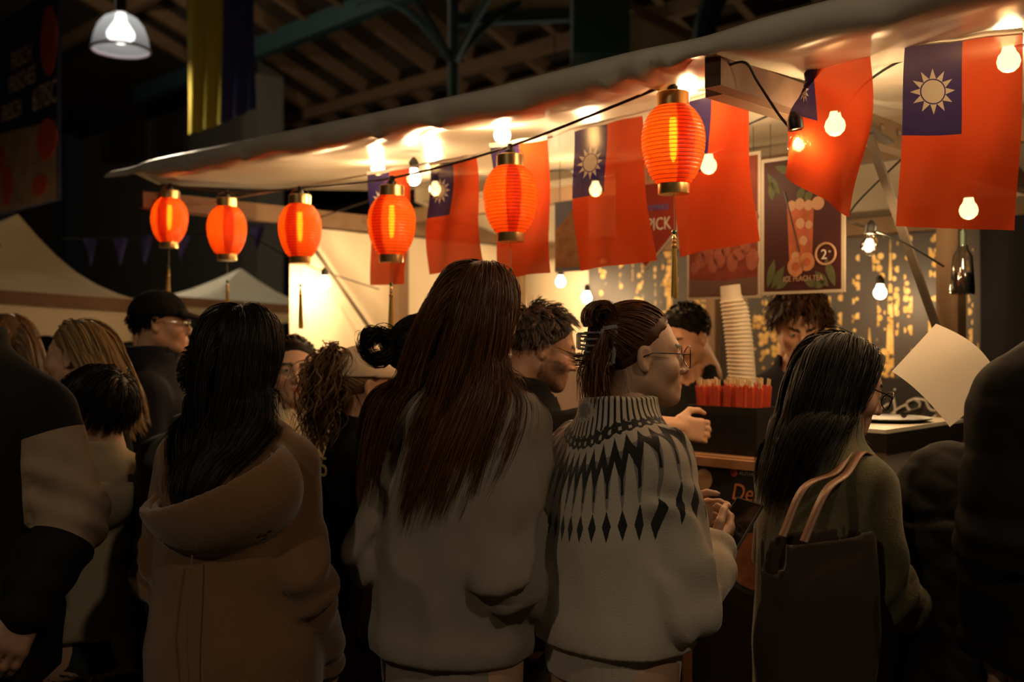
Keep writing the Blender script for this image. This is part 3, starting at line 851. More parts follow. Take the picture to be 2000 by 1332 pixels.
# neighbouring stalls on the left
def canopy(name, label, apex, corners, drop, mtop, light=None):
    """hip roof of tarpaulin with an eave beam, a valance and posts"""
    o = Vector((sum(c.x for c in corners) / 4, sum(c.y for c in corners) / 4, 0))
    t = thing(name, label, 'market stall', o)
    b = MB(); K = 8; v = []; f = []
    cs = [c - o for c in corners]; ap = apex - o
    ring = []
    for i in range(4):
        for j in range(K):
            a_, c_ = cs[i], cs[(i + 1) % 4]; s = j / K
            q = a_.lerp(c_, s); q.z -= .03 * math.sin(math.pi * s); ring.append(q)
    n = len(ring); rows = 7
    for r in range(rows):
        s = r / (rows - 1)
        for q in ring:
            x = q.lerp(ap, s); x.z -= .10 * math.sin(math.pi * s) ; v.append(x)
    for r in range(rows - 1):
        for i in range(n): f.append((r * n + i, r * n + (i + 1) % n, (r + 1) * n + (i + 1) % n, (r + 1) * n + i))
    b.add(v, f); b.build('roof_sheet', mtop, t, True)
    for i in range(4):
        a_, c_ = cs[i], cs[(i + 1) % 4]
        b = MB(); b.bar(a_ - Vector((0, 0, .03)), c_ - Vector((0, 0, .03)), .05, .07); b.build('eave_beam', M_wooddark, t)
        b = MB(); dn = Vector((0, 0, drop))
        vv = []; K2 = 12
        for j in range(K2 + 1):
            q = a_.lerp(c_, j / K2); vv += [q - Vector((0, 0, .06)), q - dn - Vector((0, 0, .02 * (j % 2)))]
        b.add(vv, [(2 * j, 2 * j + 1, 2 * j + 3, 2 * j + 2) for j in range(K2)]); b.build('valance', mtop, t, True)
        b = MB(); b.bar((a_.x, a_.y, 0), a_, .06, .06, up=(1, 0, 0)); b.build('post', M_wood, t)
    if light: 
        point_light('stall_light', (0, 0, cs[0].z - .25), light, WARM, .08, t)
    return t
M_tarp2 = clothlight('tarp_old', (.62, .54, .40), .35)
A = P(35, 418, 6.2)
canopy('neighbour_stall', 'neighbouring market stall with a lit cream tarpaulin roof at the left edge', A,
       [P(275, 588, 5.6), P(-330, 545, 4.9), P(-480, 560, 8.0), P(150, 590, 8.8)], .22, M_tarp2, 14)
canopy('neighbour_stall', 'distant market stall with a grey tarpaulin roof behind the black cap', P(470, 524, 8.6),
       [P(690, 606, 8.0), P(338, 580, 7.2), P(200, 585, 9.5), P(600, 596, 10.5)], .12, mat('tarp_grey', (.34, .32, .25), .7, var=.12), 3)
# string of blue pennants
M_pen = mat('pennant_blue', (.025, .025, .16), .8, bump=.1)
cords = spline([P(120, 466, 7.0), P(300, 462, 7.0), P(430, 452, 7.0), P(545, 432, 7.0)], 8)
b = MB(); b.tube(cords, .004, 5); tag(b.build('rope', M_black), 'thin rope carrying small blue pennants left of the stall', 'rope')
for k, (x, y) in enumerate(((177, 464), (235, 463), (284, 460), (355, 457), (425, 452), (503, 441))):
    o_ = P(x, y, 7.0); w = .056; h = .20
    m_ = cloth('pennant', lambda a, b_: ((a * 2 - 1) * w * (1 - b_), .012 * math.sin(a * 4 + k + b_ * 3), -h * b_), 4, 6, M_pen)
    m_.location = o_; m_.rotation_euler = (0, 0, .2 * math.sin(k * 2.1))
    tag(m_, 'small blue triangular pennant, %s' % ['nearest the cream tarpaulin roof', 'second from the cream tarpaulin roof', 'third from the cream tarpaulin roof', 'just behind the farthest lantern', 'behind the second farthest lantern', 'between the second and third farthest lanterns'][k], 'pennant', 'blue pennants on a cord')
# ------------------------------------------------------------------ the stall
def vinyl(name, col, rough=.3, tr=.0):
    return mat(name, col, rough, bump=.15, bscale=5, var=.06, vscale=3, spec=.5)
M_tarp = vinyl('awning_vinyl', (.74, .67, .54), .28)
M_tarpin = vinyl('side_tarp', (.78, .70, .54), .55)
UL, UR_ = -4.60, 0.7           # ends of the awning along the front
ARMS = (-4.45, -1.372)         # where the roof arms stand
tA = thing('awning', 'long cream vinyl awning roof with a folded front edge over the lantern row', 'awning', ST(-1.9, 2.6, 0))
oA = Vector(tA.location)
def awning():
    prof = [(3.7, 2.56), (3.0, 2.48), (2.4, 2.405), (2.08, 2.352), (2.00, 2.335), (1.978, 2.318), (1.972, 2.296), (1.976, 2.278), (1.986, 2.262), (2.004, 2.253), (2.035, 2.250), (2.08, 2.254), (2.13, 2.262), (2.20, 2.274), (2.35, 2.290), (2.7, 2.315), (3.2, 2.36), (3.7, 2.41)]
    nu = 190; v = []; f = []
    rnd = random.Random(3)
    dips = [(-3.9, .5), (-3.45, .8), (-3.0, .6), (-2.62, 1.0), (-2.32, .9), (-1.95, .5), (-1.62, .8), (-.9, .4), (-.5, .6)]
    for i in range(nu + 1):
        u = UL + (UR_ - UL) * i / nu
        da = min(abs(u - a) for a in ARMS)
        g = math.exp(-(da / .13) ** 2)                      # gathered where it is tied to an arm
        end = max(0, min(1, (u - UL) / .38))
        for j, (c, h) in enumerate(prof):
            k = max(0, 1 - abs(j - 9.5) / 5.0)              # lower fold of the edge
            hh = h + k * (.005 * math.sin(u * 7) + .003 * math.sin(u * 23 + 1)) 
            cc = c + k * .008 * math.sin(u * 17 + 2)
            for d, s in dips:
                hh -= (.018 * s) * math.exp(-((u - d) / .03) ** 2) * (1 if 6 <= j <= 8 else .3 * k)
                cc += (.020 * s) * math.exp(-((u - d) / .035) ** 2) * max(0, 1 - abs(j - 7) / 2.5)
            wr = math.exp(-((u + 1.52) / .16) ** 2) * k
            hh += wr * (.016 * math.sin(u * 62) + .010 * math.sin(u * 101 + j)) ; cc += wr * .022 * math.sin(u * 70 + j * .9)
            if 8 <= j <= 13: hh += g * (2.285 - hh) * .85
            if 4 <= j <= 9: cc += g * .025
            hh += .075 * max(0, min(1, (-2.1 - u) / 2.2))
            if j <= 9: hh = hh - (1 - end) * .02 * (1 if j >= 3 else .3)
            if 5 <= j <= 12: hh += (1 - end) * .05 * (j - 5) / 4 if j <= 9 else (1 - end) * .05
            if 3 <= j <= 12: cc -= (1 - end) * .05
            v.append(ST(u, cc, hh) - oA)
    m = len(prof)
    for i in range(nu):
        for j in range(m - 1): f.append((i * m + j, i * m + j + 1, (i + 1) * m + j + 1, (i + 1) * m + j))
    return v, f
o = mesh('awning_sheet', *awning(), M_tarp, tA, True)
# roof of the stall behind the awning
mesh('roof_sheet', [ST(UL + .1, 3.7, 2.41) - oA, ST(UR_, 3.7, 2.41) - oA, ST(UR_, 4.75, 2.16) - oA, ST(UL + .1, 4.75, 2.16) - oA,
                    ST(UL + .1, 3.7, 2.56) - oA, ST(UR_, 3.7, 2.56) - oA, ST(UR_, 4.8, 2.26) - oA, ST(UL + .1, 4.8, 2.26) - oA],
     [(0, 1, 2, 3), (7, 6, 5, 4), (0, 3, 7, 4), (1, 5, 6, 2), (2, 6, 7, 3)], M_tarpin, tA)
# timber frame: arms, posts, struts, top rails
fr = thing('stall_frame', 'timber frame of the food stall with roof arms, posts and slanting struts', 'frame', ST(-2.9, 3.55, 0))
oF = Vector(fr.location)
def bolt(at, parent, r=.012):
    b = MB(); b.lathe([(0.001, .008), (r * .8, .007), (r, 0)], 10, (0, 0, 0), Matrix.Rotation(math.radians(90), 3, 'Y') @ Matrix.Identity(3)); q = b.build('bolt', mat('zinc', (.45, .42, .38), .35, 1.0), parent)
    q.location = at; q.rotation_euler = (0, 0, math.radians(-45 + 180 + 0)); return q
for k, u in enumerate(ARMS):
    b = MB(); b.bar(ST(u + .03, 2.02, 2.245) - oF, ST(u + .03, 2.60, 2.245) - oF, .045, .075); b.build('arm_stub', M_wooddark, fr)
    b = MB(); b.bar(ST(u - .02, 2.10, 2.250) - oF, ST(u - .02, 4.5, 2.250) - oF, .05, .085); a_ = b.build('arm', M_wood, fr)
    b = MB(); b.bar(ST(u - .005, 3.55, 0) - oF, ST(u - .005, 3.55, 2.22) - oF, .075, .075, up=tuple(N)); b.build('post', M_wood, fr)
    b = MB(); b.bar(ST(u + .03, 2.84, 2.215) - oF, ST(u + .03, 3.55, 1.40) - oF, .012, .026, up=tuple(U)); b.bar(ST(u + .03, 2.80, 2.235) - oF, ST(u + .03, 2.98, 2.21) - oF, .012, .03, up=tuple(U))
    b.build('strut', mat('strut_metal', (.09, .072, .055), .6, .2, var=.2), fr)
    for c in (2.98, 3.10, 3.30): bolt(ST(u + .008, c, 2.26) - oF, fr)
for c, h, nm in ((4.52, 2.14, 'back_rail'), (3.55, 2.30, 'front_rail')):
    b = MB(); b.bar(ST(UL + .15, c, h) - oF, ST(UR_ - .1, c, h) - oF, .05, .075); b.build(nm, M_wood, fr)
for u in (-4.45, -3.0, -1.37, .3):
    b = MB(); b.bar(ST(u, 4.52, 0) - oF, ST(u, 4.52, 2.12) - oF, .06, .06, up=tuple(N)); b.build('back_post', M_wood, fr)
# side wall and back wall of tarpaulin
def sheet(name, label, a, b_, h0, h1, m, wav=.015, n=40, seed=1, th=.004):
    o_ = (a + b_) / 2; o_.z = 0
    d = (b_ - a); nr = Vector((-d.y, d.x, 0)).normalized()
    L = d.length
    def f(s, t):
        q = a.lerp(b_, s); q.z = h1 + (h0 - h1) * t
        w = wav * (math.sin(s * L * 11 + seed) + .6 * math.sin(s * L * 23 + seed * 2 + t * 2) + .4 * math.sin(t * 5 + s * L * 4)) 
        return q + nr * w - o_
    x = cloth(name, f, n, 14, m); x.location = o_
    return tag(x, label, 'tarpaulin') if label else x
sw_ = sheet('side_tarp', 'cream tarpaulin side wall at the far end of the stall', ST(-4.50, 2.86, 0), ST(-4.50, 4.58, 0), .0, 2.20, M_tarpin, .008, 30, 2)
bw_ = sheet('back_tarp', 'cream tarpaulin back wall showing left of the gold backdrop', ST(-4.50, 4.62, 0), ST(.6, 4.62, 0), 0, 2.14, M_tarpin, .008, 60, 3)
# gold streaked backdrop
def backdrop_mat():
    m = mat('gold_backdrop', (.06, .055, .055), .55); n, l = nodes_of(m); b = n['Principled BSDF']
    uv = n.new('ShaderNodeTexCoord')
    def math_(op, a, b_=None, c=None):
        x = n.new('ShaderNodeMath'); x.operation = op
        for i, q in enumerate((a, b_, c)):
            if q is None: continue
            if isinstance(q, (int, float)): x.inputs[i].default_value = q
            else: l.new(q, x.inputs[i])
        return x.outputs[0]
    mp = n.new('ShaderNodeMapping'); mp.inputs['Scale'].default_value = (30, 30, 1); l.new(uv.outputs['UV'], mp.inputs[0])
    # columns of drips: narrow noise across, long noise down
    mpc = n.new('ShaderNodeMapping'); mpc.inputs['Scale'].default_value = (34, 1.2, 1); l.new(uv.outputs['UV'], mpc.inputs[0])
    nc = n.new('ShaderNodeTexNoise'); nc.inputs['Scale'].default_value = 1; nc.inputs['Detail'].default_value = 1.5; l.new(mpc.outputs[0], nc.inputs['Vector'])
    colmask = math_('SMOOTHSTEP' if False else 'GREATER_THAN', nc.outputs[0], .52)
    mpd = n.new('ShaderNodeMapping'); mpd.inputs['Scale'].default_value = (66, 46, 1); l.new(uv.outputs['UV'], mpd.inputs[0])
    vo = n.new('ShaderNodeTexVoronoi'); vo.inputs['Scale'].default_value = 1; l.new(mpd.outputs[0], vo.inputs['Vector'])
    dots = math_('LESS_THAN', vo.outputs['Distance'], .46)
    mpb = n.new('ShaderNodeMapping'); mpb.inputs['Scale'].default_value = (26, .55, 1); mpb.inputs['Location'].default_value = (3.7, 1, 0); l.new(uv.outputs['UV'], mpb.inputs[0])
    nb = n.new('ShaderNodeTexNoise'); nb.inputs['Scale'].default_value = 1; nb.inputs['Detail'].default_value = 1; l.new(mpb.outputs[0], nb.inputs['Vector'])
    solid = math_('GREATER_THAN', nb.outputs[0], .63)
    wk = n.new('ShaderNodeTexNoise'); wk.inputs['Scale'].default_value = 60; wk.inputs['Detail'].default_value = 3; l.new(uv.outputs['UV'], wk.inputs['Vector'])
    gold = math_('MAXIMUM', math_('MULTIPLY', colmask, dots), math_('MULTIPLY', solid, math_('GREATER_THAN', wk.outputs[0], .42)))
    cm = n.new('ShaderNodeMix'); cm.data_type = 'RGBA'; l.new(gold, cm.inputs[0])
    cm.inputs[6].default_value = (.06, .055, .055, 1)
    gm = n.new('ShaderNodeMix'); gm.data_type = 'RGBA'; l.new(vo.outputs['Color'], gm.inputs[0]); gm.inputs[6].default_value = (.55, .32, .07, 1); gm.inputs[7].default_value = (.85, .62, .25, 1)
    l.new(gm.outputs[2], cm.inputs[7]); l.new(cm.outputs[2], b.inputs['Base Color'])
    return m
def sheet_uv(name, a, b_, h0, h1, m, wav, n, seed):
    return sheet(name, None, a, b_, h0, h1, m, wav, n, seed)
ua_, ub_ = uof(PC(1150, 600, 4.55)), uof(PC(1932, 600, 4.55))
bd = sheet_uv('backdrop', ST(ua_, 4.55, 0), ST(ub_, 4.55, 0), .5, 2.10, backdrop_mat(), .004, 50, 5)
tag(bd, 'charcoal backdrop cloth printed with gold drips behind the vendors', 'backdrop')
cu_ = sheet('dark_drape', None, ST(ub_ - .02, 4.46, 0), ST(.5, 4.40, 0), .3, 2.13, mat('drape_grey', (.014, .014, .018), .9, var=.2, spec=.1), .025, 60, 7)
tag(cu_, 'dark grey drape hanging at the right of the gold backdrop', 'drape')
bb = [PC(1640, 830, 4.5), PC(1875, 840, 4.5), PC(1875, 745, 4.5), PC(1640, 740, 4.5)]
# handwriting board
p0 = PC(1745, 806, 4.48)
t = thing('word_board', 'black board with the handwritten word enjoy in white', 'sign', p0, math.radians(-45))
b = MB(); b.prism([(-.42, -.55), (.42, -.55), (.42, .16), (-.42, .16)], 0, .02); b.build('board', mat('chalk_black', (.012, .012, .013), .6), t)
STR = [[(-.30, .02), (-.24, .05), (-.22, .08), (-.26, .10), (-.29, .06), (-.26, .01), (-.20, .02), (-.16, .08)],
       [(-.16, .08), (-.16, .01), (-.13, .07), (-.09, .09), (-.07, .06), (-.06, .02), (-.02, .05)],
       [(.0, .09), (.01, .02), (.0, -.06), (-.03, -.08), (-.03, -.04), (.02, .02), (.06, .05)], [(.005, .135), (.012, .13)],
       [(.10, .085), (.065, .06), (.075, .02), (.11, .02), (.125, .06), (.10, .085), (.15, .08)],
       [(.15, .08), (.17, .03), (.20, .03), (.23, .09), (.22, .0), (.18, -.07), (.15, -.07), (.19, -.01), (.29, .09)]]
b = MB()
for sk in STR: b.tube(spline([(x, -.004, z * .8) for x, z in sk], 5), .0052, 5)
b.build('handwriting', mat('chalk_white', (.6, .57, .52), .7), t)

# ------------------------------------------------------------------ printed flags on the bunting
def flag_mat(name='flag_print'):
    m = bpy.data.materials.new(name); n, l = nodes_of(m)
    n.remove(n['Principled BSDF']); out = n['Material Output']
    tc = n.new('ShaderNodeTexCoord'); sp = n.new('ShaderNodeSeparateXYZ'); l.new(tc.outputs['UV'], sp.inputs[0])
    def M(op, a, b_=None, c=None):
        x = n.new('ShaderNodeMath'); x.operation = op
        for i, q in enumerate((a, b_, c)):
            if q is None: continue
            if isinstance(q, (int, float)): x.inputs[i].default_value = q
            else: l.new(q, x.inputs[i])
        return x.outputs[0]
    W, H_ = .275, .42
    x = M('MULTIPLY', sp.outputs[0], W); y = M('MULTIPLY', sp.outputs[1], H_)
    cw, ch = W * .50, H_ * .49
    canton = M('MULTIPLY', M('LESS_THAN', x, cw), M('LESS_THAN', y, ch))
    dx = M('SUBTRACT', x, cw * .5); dy = M('SUBTRACT', y, ch * .52)
    r = M('SQRT', M('ADD', M('MULTIPLY', dx, dx), M('MULTIPLY', dy, dy)))
    th = M('ARCTAN2', dx, dy)
    cell = M('SUBTRACT', M('FRACT', M('ADD', M('MULTIPLY', th, 12 / (2 * math.pi)), 100.5)), .5)   # -.5 .. .5
    R0, R1, R2_ = .0255, .0285, .051
    disc = M('LESS_THAN', r, R0)
    # triangle ray: half width shrinks from base to tip
    hw = M('MULTIPLY', M('ABSOLUTE', cell), M('MULTIPLY', r, 2 * math.pi / 12))
    lim = M('MULTIPLY', M('SUBTRACT', R2_, r), .0072 / (R2_ - R1))
    ray = M('MULTIPLY', M('GREATER_THAN', r, R1), M('LESS_THAN', hw, lim))
    sun = M('MULTIPLY', M('MAXIMUM', disc, ray), canton)
    c1 = n.new('ShaderNodeMix'); c1.data_type = 'RGBA'; l.new(canton, c1.inputs[0]); c1.inputs[6].default_value = (.45, .05, .012, 1); c1.inputs[7].default_value = (.024, .016, .075, 1)
    c2 = n.new('ShaderNodeMix'); c2.data_type = 'RGBA'; l.new(sun, c2.inputs[0]); l.new(c1.outputs[2], c2.inputs[6]); c2.inputs[7].default_value = (.34, .295, .235, 1)
    wv = n.new('ShaderNodeTexWave'); wv.inputs['Scale'].default_value = 180; l.new(tc.outputs['UV'], wv.inputs[0])
    bp = n.new('ShaderNodeBump'); bp.inputs['Strength'].default_value = .05; l.new(wv.outputs[0], bp.inputs['Height'])
    d = n.new('ShaderNodeBsdfDiffuse'); tr = n.new('ShaderNodeBsdfTranslucent'); cl = n.new('ShaderNodeBsdfTransparent')
    for s in (d, tr): l.new(c2.outputs[2], s.inputs[0]); l.new(bp.outputs[0], s.inputs['Normal'])
    cl.inputs[0].default_value = (1, .80, .55, 1)
    a = n.new('ShaderNodeMixShader'); a.inputs[0].default_value = .34; l.new(d.outputs[0], a.inputs[1]); l.new(tr.outputs[0], a.inputs[2])
    b_ = n.new('ShaderNodeMixShader'); b_.inputs[0].default_value = .05; l.new(a.outputs[0], b_.inputs[1]); l.new(cl.outputs[0], b_.inputs[2])
    l.new(b_.outputs[0], out.inputs['Surface'])
    return m
M_flag = flag_mat()
M_hem = clothlight('flag_hem', (.72, .66, .56), .4)
CF = 2.30
# pixel outline of each flag: top left, top right, bottom right, bottom left
FL = [((724, 343), (804, 328), (799, 556), (723, 557)), ((833, 322), (928, 306), (940, 522), (834, 536)),
      ((962, 288), (1074, 272), (1078, 533), (970, 545)), ((1116, 255), (1248, 224), (1276, 508), (1127, 529)),
      ((1318, 205), (1453, 160), (1477, 470), (1322, 502)), None, ((1772, 93), (2000, 66), (1990, 452), (1752, 442))]
FLAB = ['red and blue flag at the far end of the bunting, behind the third nearest lantern', 'second flag from the far end, a bright bulb glowing through its blue corner',
        'red flag hanging directly behind the second nearest lantern', 'flag with a full white sun hanging between the two nearest lanterns',
        'broad red flag hanging just right of the nearest lantern', 'twisted red flag blown askew beside the clear bare bulb', 'largest flag with a white sun hanging at the right edge']
for k, q in enumerate(FL):
    rr = random.Random(k)
    ph = rr.random() * 6
    if q:
        tl, tr_, br, bl = [PC(*p, CF) for p in q]
    else:
        tl, tr_, br, bl = PC(1553, 117, 2.34), PC(1699, 105, 2.30), PC(1664, 426, 2.18), PC(1531, 343, 2.10)
    o_ = (tl + tr_) / 2
    nv = Vector(tuple(N))
    def f(a, b_, tl=tl, tr_=tr_, br=br, bl=bl, o_=o_, ph=ph, k=k):
        if k == 5:
            fw = max(0, min(1, 1 - b_ / .62)); fw = fw * fw * (3 - 2 * fw)
            s_f = .34 * (.36 - a) / .36 if a < .36 else (a - .36) / .64     # the inner corner is folded behind
            s = a * (1 - fw) + s_f * fw
            p = tl.lerp(tr_, s).lerp(bl.lerp(br, s), b_)
            w = -(.05 * fw if a < .36 else .05 * fw * max(0, 1 - (a - .36) / .08)) + .045 * math.sin(a * 5.2 + .4) * math.sin(math.pi * min(1, b_ * .9 + .1)) + .02 * math.sin(a * 9 + b_ * 6)
            return p - o_ - nv * w
        p = tl.lerp(tr_, a).lerp(bl.lerp(br, a), b_)
        w = .012 * math.sin(a * 5 + ph + b_ * 1.5) * (.2 + b_) + .006 * math.sin(a * 11 + ph * 2 + b_ * 4) + .010 * math.sin(b_ * 6 + ph)
        return p - o_ + nv * w
    t = thing('bunting_flag', FLAB[k], 'flag', o_, group='flags hung along the stall front')
    cl_ = cloth('cloth', f, 20, 28, M_flag, t)
    cloth('hem', lambda a, b_, f=f: f(a, .035 * b_ - .028) - nv * .003, 10, 1, M_hem, t)
# cord of the flags
pts = [ST(UL + .2, CF, 2.25)] + [PC(*p, CF) + Vector((0, 0, .006)) for q in FL if q for p in q[:2]] + [ST(-.2, CF, 2.27)]
b = MB(); b.tube(pts, .0035, 5); tag(b.build('flag_cord', mat('cord_pale', (.5, .46, .4), .8)), 'thin pale cord from which the bunting flags hang', 'cord')

# ------------------------------------------------------------------ lanterns
CL = 2.136
M_paper = None
def paper_mat():
    m = bpy.data.materials.new('lantern_paper'); n, l = nodes_of(m)
    n.remove(n['Principled BSDF']); out = n['Material Output']
    tc = n.new('ShaderNodeTexCoord')
    no = n.new('ShaderNodeTexNoise'); no.inputs['Scale'].default_value = 90; no.inputs['Detail'].default_value = 4; l.new(tc.outputs['Object'], no.inputs['Vector'])
    cr = n.new('ShaderNodeMix'); cr.data_type = 'RGBA'; l.new(no.outputs[0], cr.inputs[0]); cr.inputs[6].default_value = (.80, .10, .012, 1); cr.inputs[7].default_value = (.98, .22, .03, 1)
    d = n.new('ShaderNodeBsdfDiffuse'); t = n.new('ShaderNodeBsdfTranslucent'); c = n.new('ShaderNodeBsdfTransparent'); g = n.new('ShaderNodeBsdfGlossy')
    for s in (d, t): l.new(cr.outputs[2], s.inputs[0])
    c.inputs[0].default_value = (1, .42, .06, 1); g.inputs['Roughness'].default_value = .35
    a = n.new('ShaderNodeMixShader'); a.inputs[0].default_value = .6; l.new(d.outputs[0], a.inputs[1]); l.new(t.outputs[0], a.inputs[2])
    b = n.new('ShaderNodeMixShader'); b.inputs[0].default_value = .09; l.new(a.outputs[0], b.inputs[1]); l.new(c.outputs[0], b.inputs[2])
    e = n.new('ShaderNodeMixShader'); e.inputs[0].default_value = .05; l.new(b.outputs[0], e.inputs[1]); l.new(g.outputs[0], e.inputs[2])
    l.new(e.outputs[0], out.inputs['Surface'])
    return m
M_paper = paper_mat()
M_gold = mat('gold_foil', (.90, .66, .28), .30, .9, bump=.05, bscale=30)
M_rib = mat('lantern_rib', (.20, .03, .006), .7)
M_tassel = mat('tassel_gold', (.42, .28, .06), .5, bump=.3, bscale=200, stretch=(1, 1, .05))
def egg(t):
    """radius of the paper body, t = 0 at the bottom, 1 at the top"""
    return .0835 * math.sqrt(max(0, 1 - ((t - .57) / (.665 if t < .57 else .49)) ** 2))
def lantern_proto():
    t = thing('lantern', '', 'lantern')
    H_ = .205; NR = 20; prof = []
    def rad(s): return max(.0385, egg(s))
    for i in range(NR * 4 + 1):
        s = i / (NR * 4); r = rad(s)
        r -= .0022 * math.cos(2 * math.pi * s * NR) * .5 + .0011
        prof.append((r, -H_ / 2 + s * H_))
    body = MB(); body.lathe(prof, 40); bd_ = body.build('paper_body', M_paper, t, True)
    bd_.data.polygons.foreach_set('use_smooth', [True] * len(bd_.data.polygons))
    ang = [(-.25 + .55 * k / 5) for k in range(6)]
    v = []; f = []
    for i, (r, z) in enumerate(prof):
        for a in ang: v.append(((r + .0008) * math.sin(a), -(r + .0008) * math.cos(a), z))
    for i in range(len(prof) - 1):
        for k in range(5): f.append((i * 6 + k, i * 6 + k + 1, (i + 1) * 6 + k + 1, (i + 1) * 6 + k))
    mesh('paper_seam', v, f, M_paper, t, True)
    rg = MB(); rg.ring((0, 0, 0), 1, .0088, 40, 5); r0_ = None
    for i in range(1, NR):
        s = i / NR
        if r0_ is None: x = r0_ = rg.build('rib', M_rib, t, True)
        else: x = r0_.copy(); COL.objects.link(x); x.parent = t
        r = rad(s) - .0003
        x.scale = (r, r, .10); x.location = (0, 0, -H_ / 2 + s * H_)
    b = MB(); b.lathe([(.036, .098), (.0425, .099), (.0425, .134), (.040, .136), (.040, .104), (.0425, .103)], 40); b.build('top_cap', M_gold, t, True)
    b = MB(); b.lathe([(.001, -.1285), (.0405, -.1285), (.0412, -.127), (.0412, -.099), (.036, -.099)], 40); b.build('bottom_cap', M_gold, t, True)
    b = MB(); b.tube([(.041 * math.cos(a), 0, .132 + .030 * math.sin(a)) for a in [math.pi * i / 14 for i in range(15)]], .0009, 5); b.build('hanging_loop', mat('thin_wire', (.5, .45, .38), .3, 1.0), t, True)
    b = MB(); b.lathe([(.001, .172), (.008, .170), (.010, .155), (.015, .150), (.015, .128), (.010, .120), (.010, .07)], 12); b.build('socket', M_black, t, True)
    b = MB(); b.lathe([(.002, -.045), (.007, -.035), (.0095, -.01), (.0105, .03), (.009, .065), (.006, .075)], 12); b.build('lamp', emat('lantern_lamp', (1.0, .50, .08), 34), t, True)
    point_light('lantern_light', (0, 0, .035), LANTERN_W, (1, .52, .18), .012, t)
    return t
LN = [(331, 430, 70, 'farthest lantern, by the tip of the awning'), (443, 450, 77, 'second farthest lantern, above the camel coat'), (586, 450, 84, 'third farthest lantern, in front of the pale side wall'),
      (765, 440, 92, 'fourth farthest lantern, in front of the far end flag'), (997, 390, 105, 'second nearest lantern, above the long haired woman'), (1315, 283, 124, 'nearest and largest lantern, above the woman in the patterned sweater')]
TAS = [(478, 515, 568), (506, 547, 600), (512, 555, 638), (510, 553, 645), (470, 525, 622), (388, 462, 590)]
proto = None
for k, (px, py, w, lab) in enumerate(LN):
    t = lantern_proto() if proto is None else copy_tree(proto)
    first = proto is None
    if first: proto = t
    c = PC(px, py, CL)
    t.location = c; t.rotation_euler = (0.02 * math.sin(k * 3), .02 * math.cos(k * 2), -.15 + .5 * math.sin(k * 1.7))
    t['label'] = 'glowing orange paper lantern, the ' + lab; t['category'] = 'lantern'; t['group'] = 'orange lanterns along the awning'
for k, (px, py, w, lab) in enumerate(LN):
    t = [o for o in COL.objects if o.get('category') == 'lantern'][k]
    Y = t.location.y; sc = Y / F
    y0, yb, ye = TAS[k]
    z0 = -.128; zb = z0 - max(.03, (yb - y0) * sc); ze = zb - max(.09, (ye - yb) * sc)
    b = MB(); b.tube([(0, 0, z0), (.001, 0, (z0 + zb) / 2), (0, 0, zb)], .0009, 5); b.build('tassel_cord', mat('tassel_string', (.35, .30, .16), .7), t)
    b = MB(); b.lathe([(.0005, .0066), (.0047, .0047), (.0066, 0), (.0047, -.0047), (.0005, -.0066)], 14, (0, 0, zb)); b.build('bead', mat('jade_bead', (.03, .10, .045), .25), t, True)
    b = MB(); b.lathe([(.002, -.007), (.0035, -.011), (.006, -.016), (.0035, -.020), (.0075, -.025), (.0035, -.031), (.008, -.036), (.0075, -.042), (.0055, -.044)], 14, (0, 0, zb)); b.build('knot', M_gold, t, True)
    b = MB()
    for i in range(26):
        a = i * 2.4; r = .0055 * math.sqrt((i + .5) / 26)
        b.tube([(r * math.cos(a), r * math.sin(a), zb - .042), (r * 1.3 * math.cos(a), r * 1.3 * math.sin(a), (zb + ze) / 2), (r * 1.9 * math.cos(a), r * 1.9 * math.sin(a), ze + .004 * math.sin(i))], .0011, 4)
    b.build('fringe', M_tassel, t)
# the cable of the lanterns
cab = [PC(1420, 122, CL - .06), PC(1400, 138, CL)]
for px, py, w, lab in LN[::-1]:
    c = PC(px, py, CL); c.z += .163; cab.append(c)
cab.append(ST(UL + .08, CL, 2.33))
b = MB(); b.tube(spline(cab, 8), .0042, 6); tag(b.build('lantern_cable', M_black, None, True), 'black cable running under the awning edge and carrying the lanterns', 'cable')

# ------------------------------------------------------------------ bare bulbs
M_bglass = glassmat('bulb_glass', (1, .97, .92), .03, .16)
M_fil = emat('bulb_filament', (1.0, .72, .36), 90)
M_frost = emat('bulb_frosted', (1.0, .76, .44), 55)
def bulb(loc, label, down=(0, 0, -1), r=.027, power=BULB_W, core=.013, lit=True):
    clear = label.startswith('clear')
    t = thing('light_bulb', label, 'light bulb', loc, group='bare bulbs of the stall')
    M = Vector((0, 0, -1)).rotation_difference(Vector(down)).to_matrix()
    b = MB(); b.lathe([(.001, -r), (r * .5, -r * .87), (r * .87, -r * .5), (r, 0), (r * .87, r * .5), (r * .62, r * .85), (.0135, r * 1.25), (.0135, r * 1.6)], 20, (0, 0, 0), M); b.build('globe', M_bglass if clear else M_frost, t, True)
    if clear: b = MB(); b.lathe([(.001, -core), (core * .8, -core * .6), (core, 0), (core * .8, core * .7), (.003, core * 1.4)], 12, (0, 0, 0), M); b.build('filament', M_fil, t, True)
    b = MB(); b.lathe([(.015, r * 1.35), (.019, r * 1.45), (.019, r * 2.3), (.014, r * 2.6), (.005, r * 3.0)], 14, (0, 0, 0), M); b.build('socket', M_black, t, True)
    if lit: point_light('bulb_light', (0, 0, 0) if clear else (0, 0, -r * 1.15), power, WARM, .018, t)
    return t
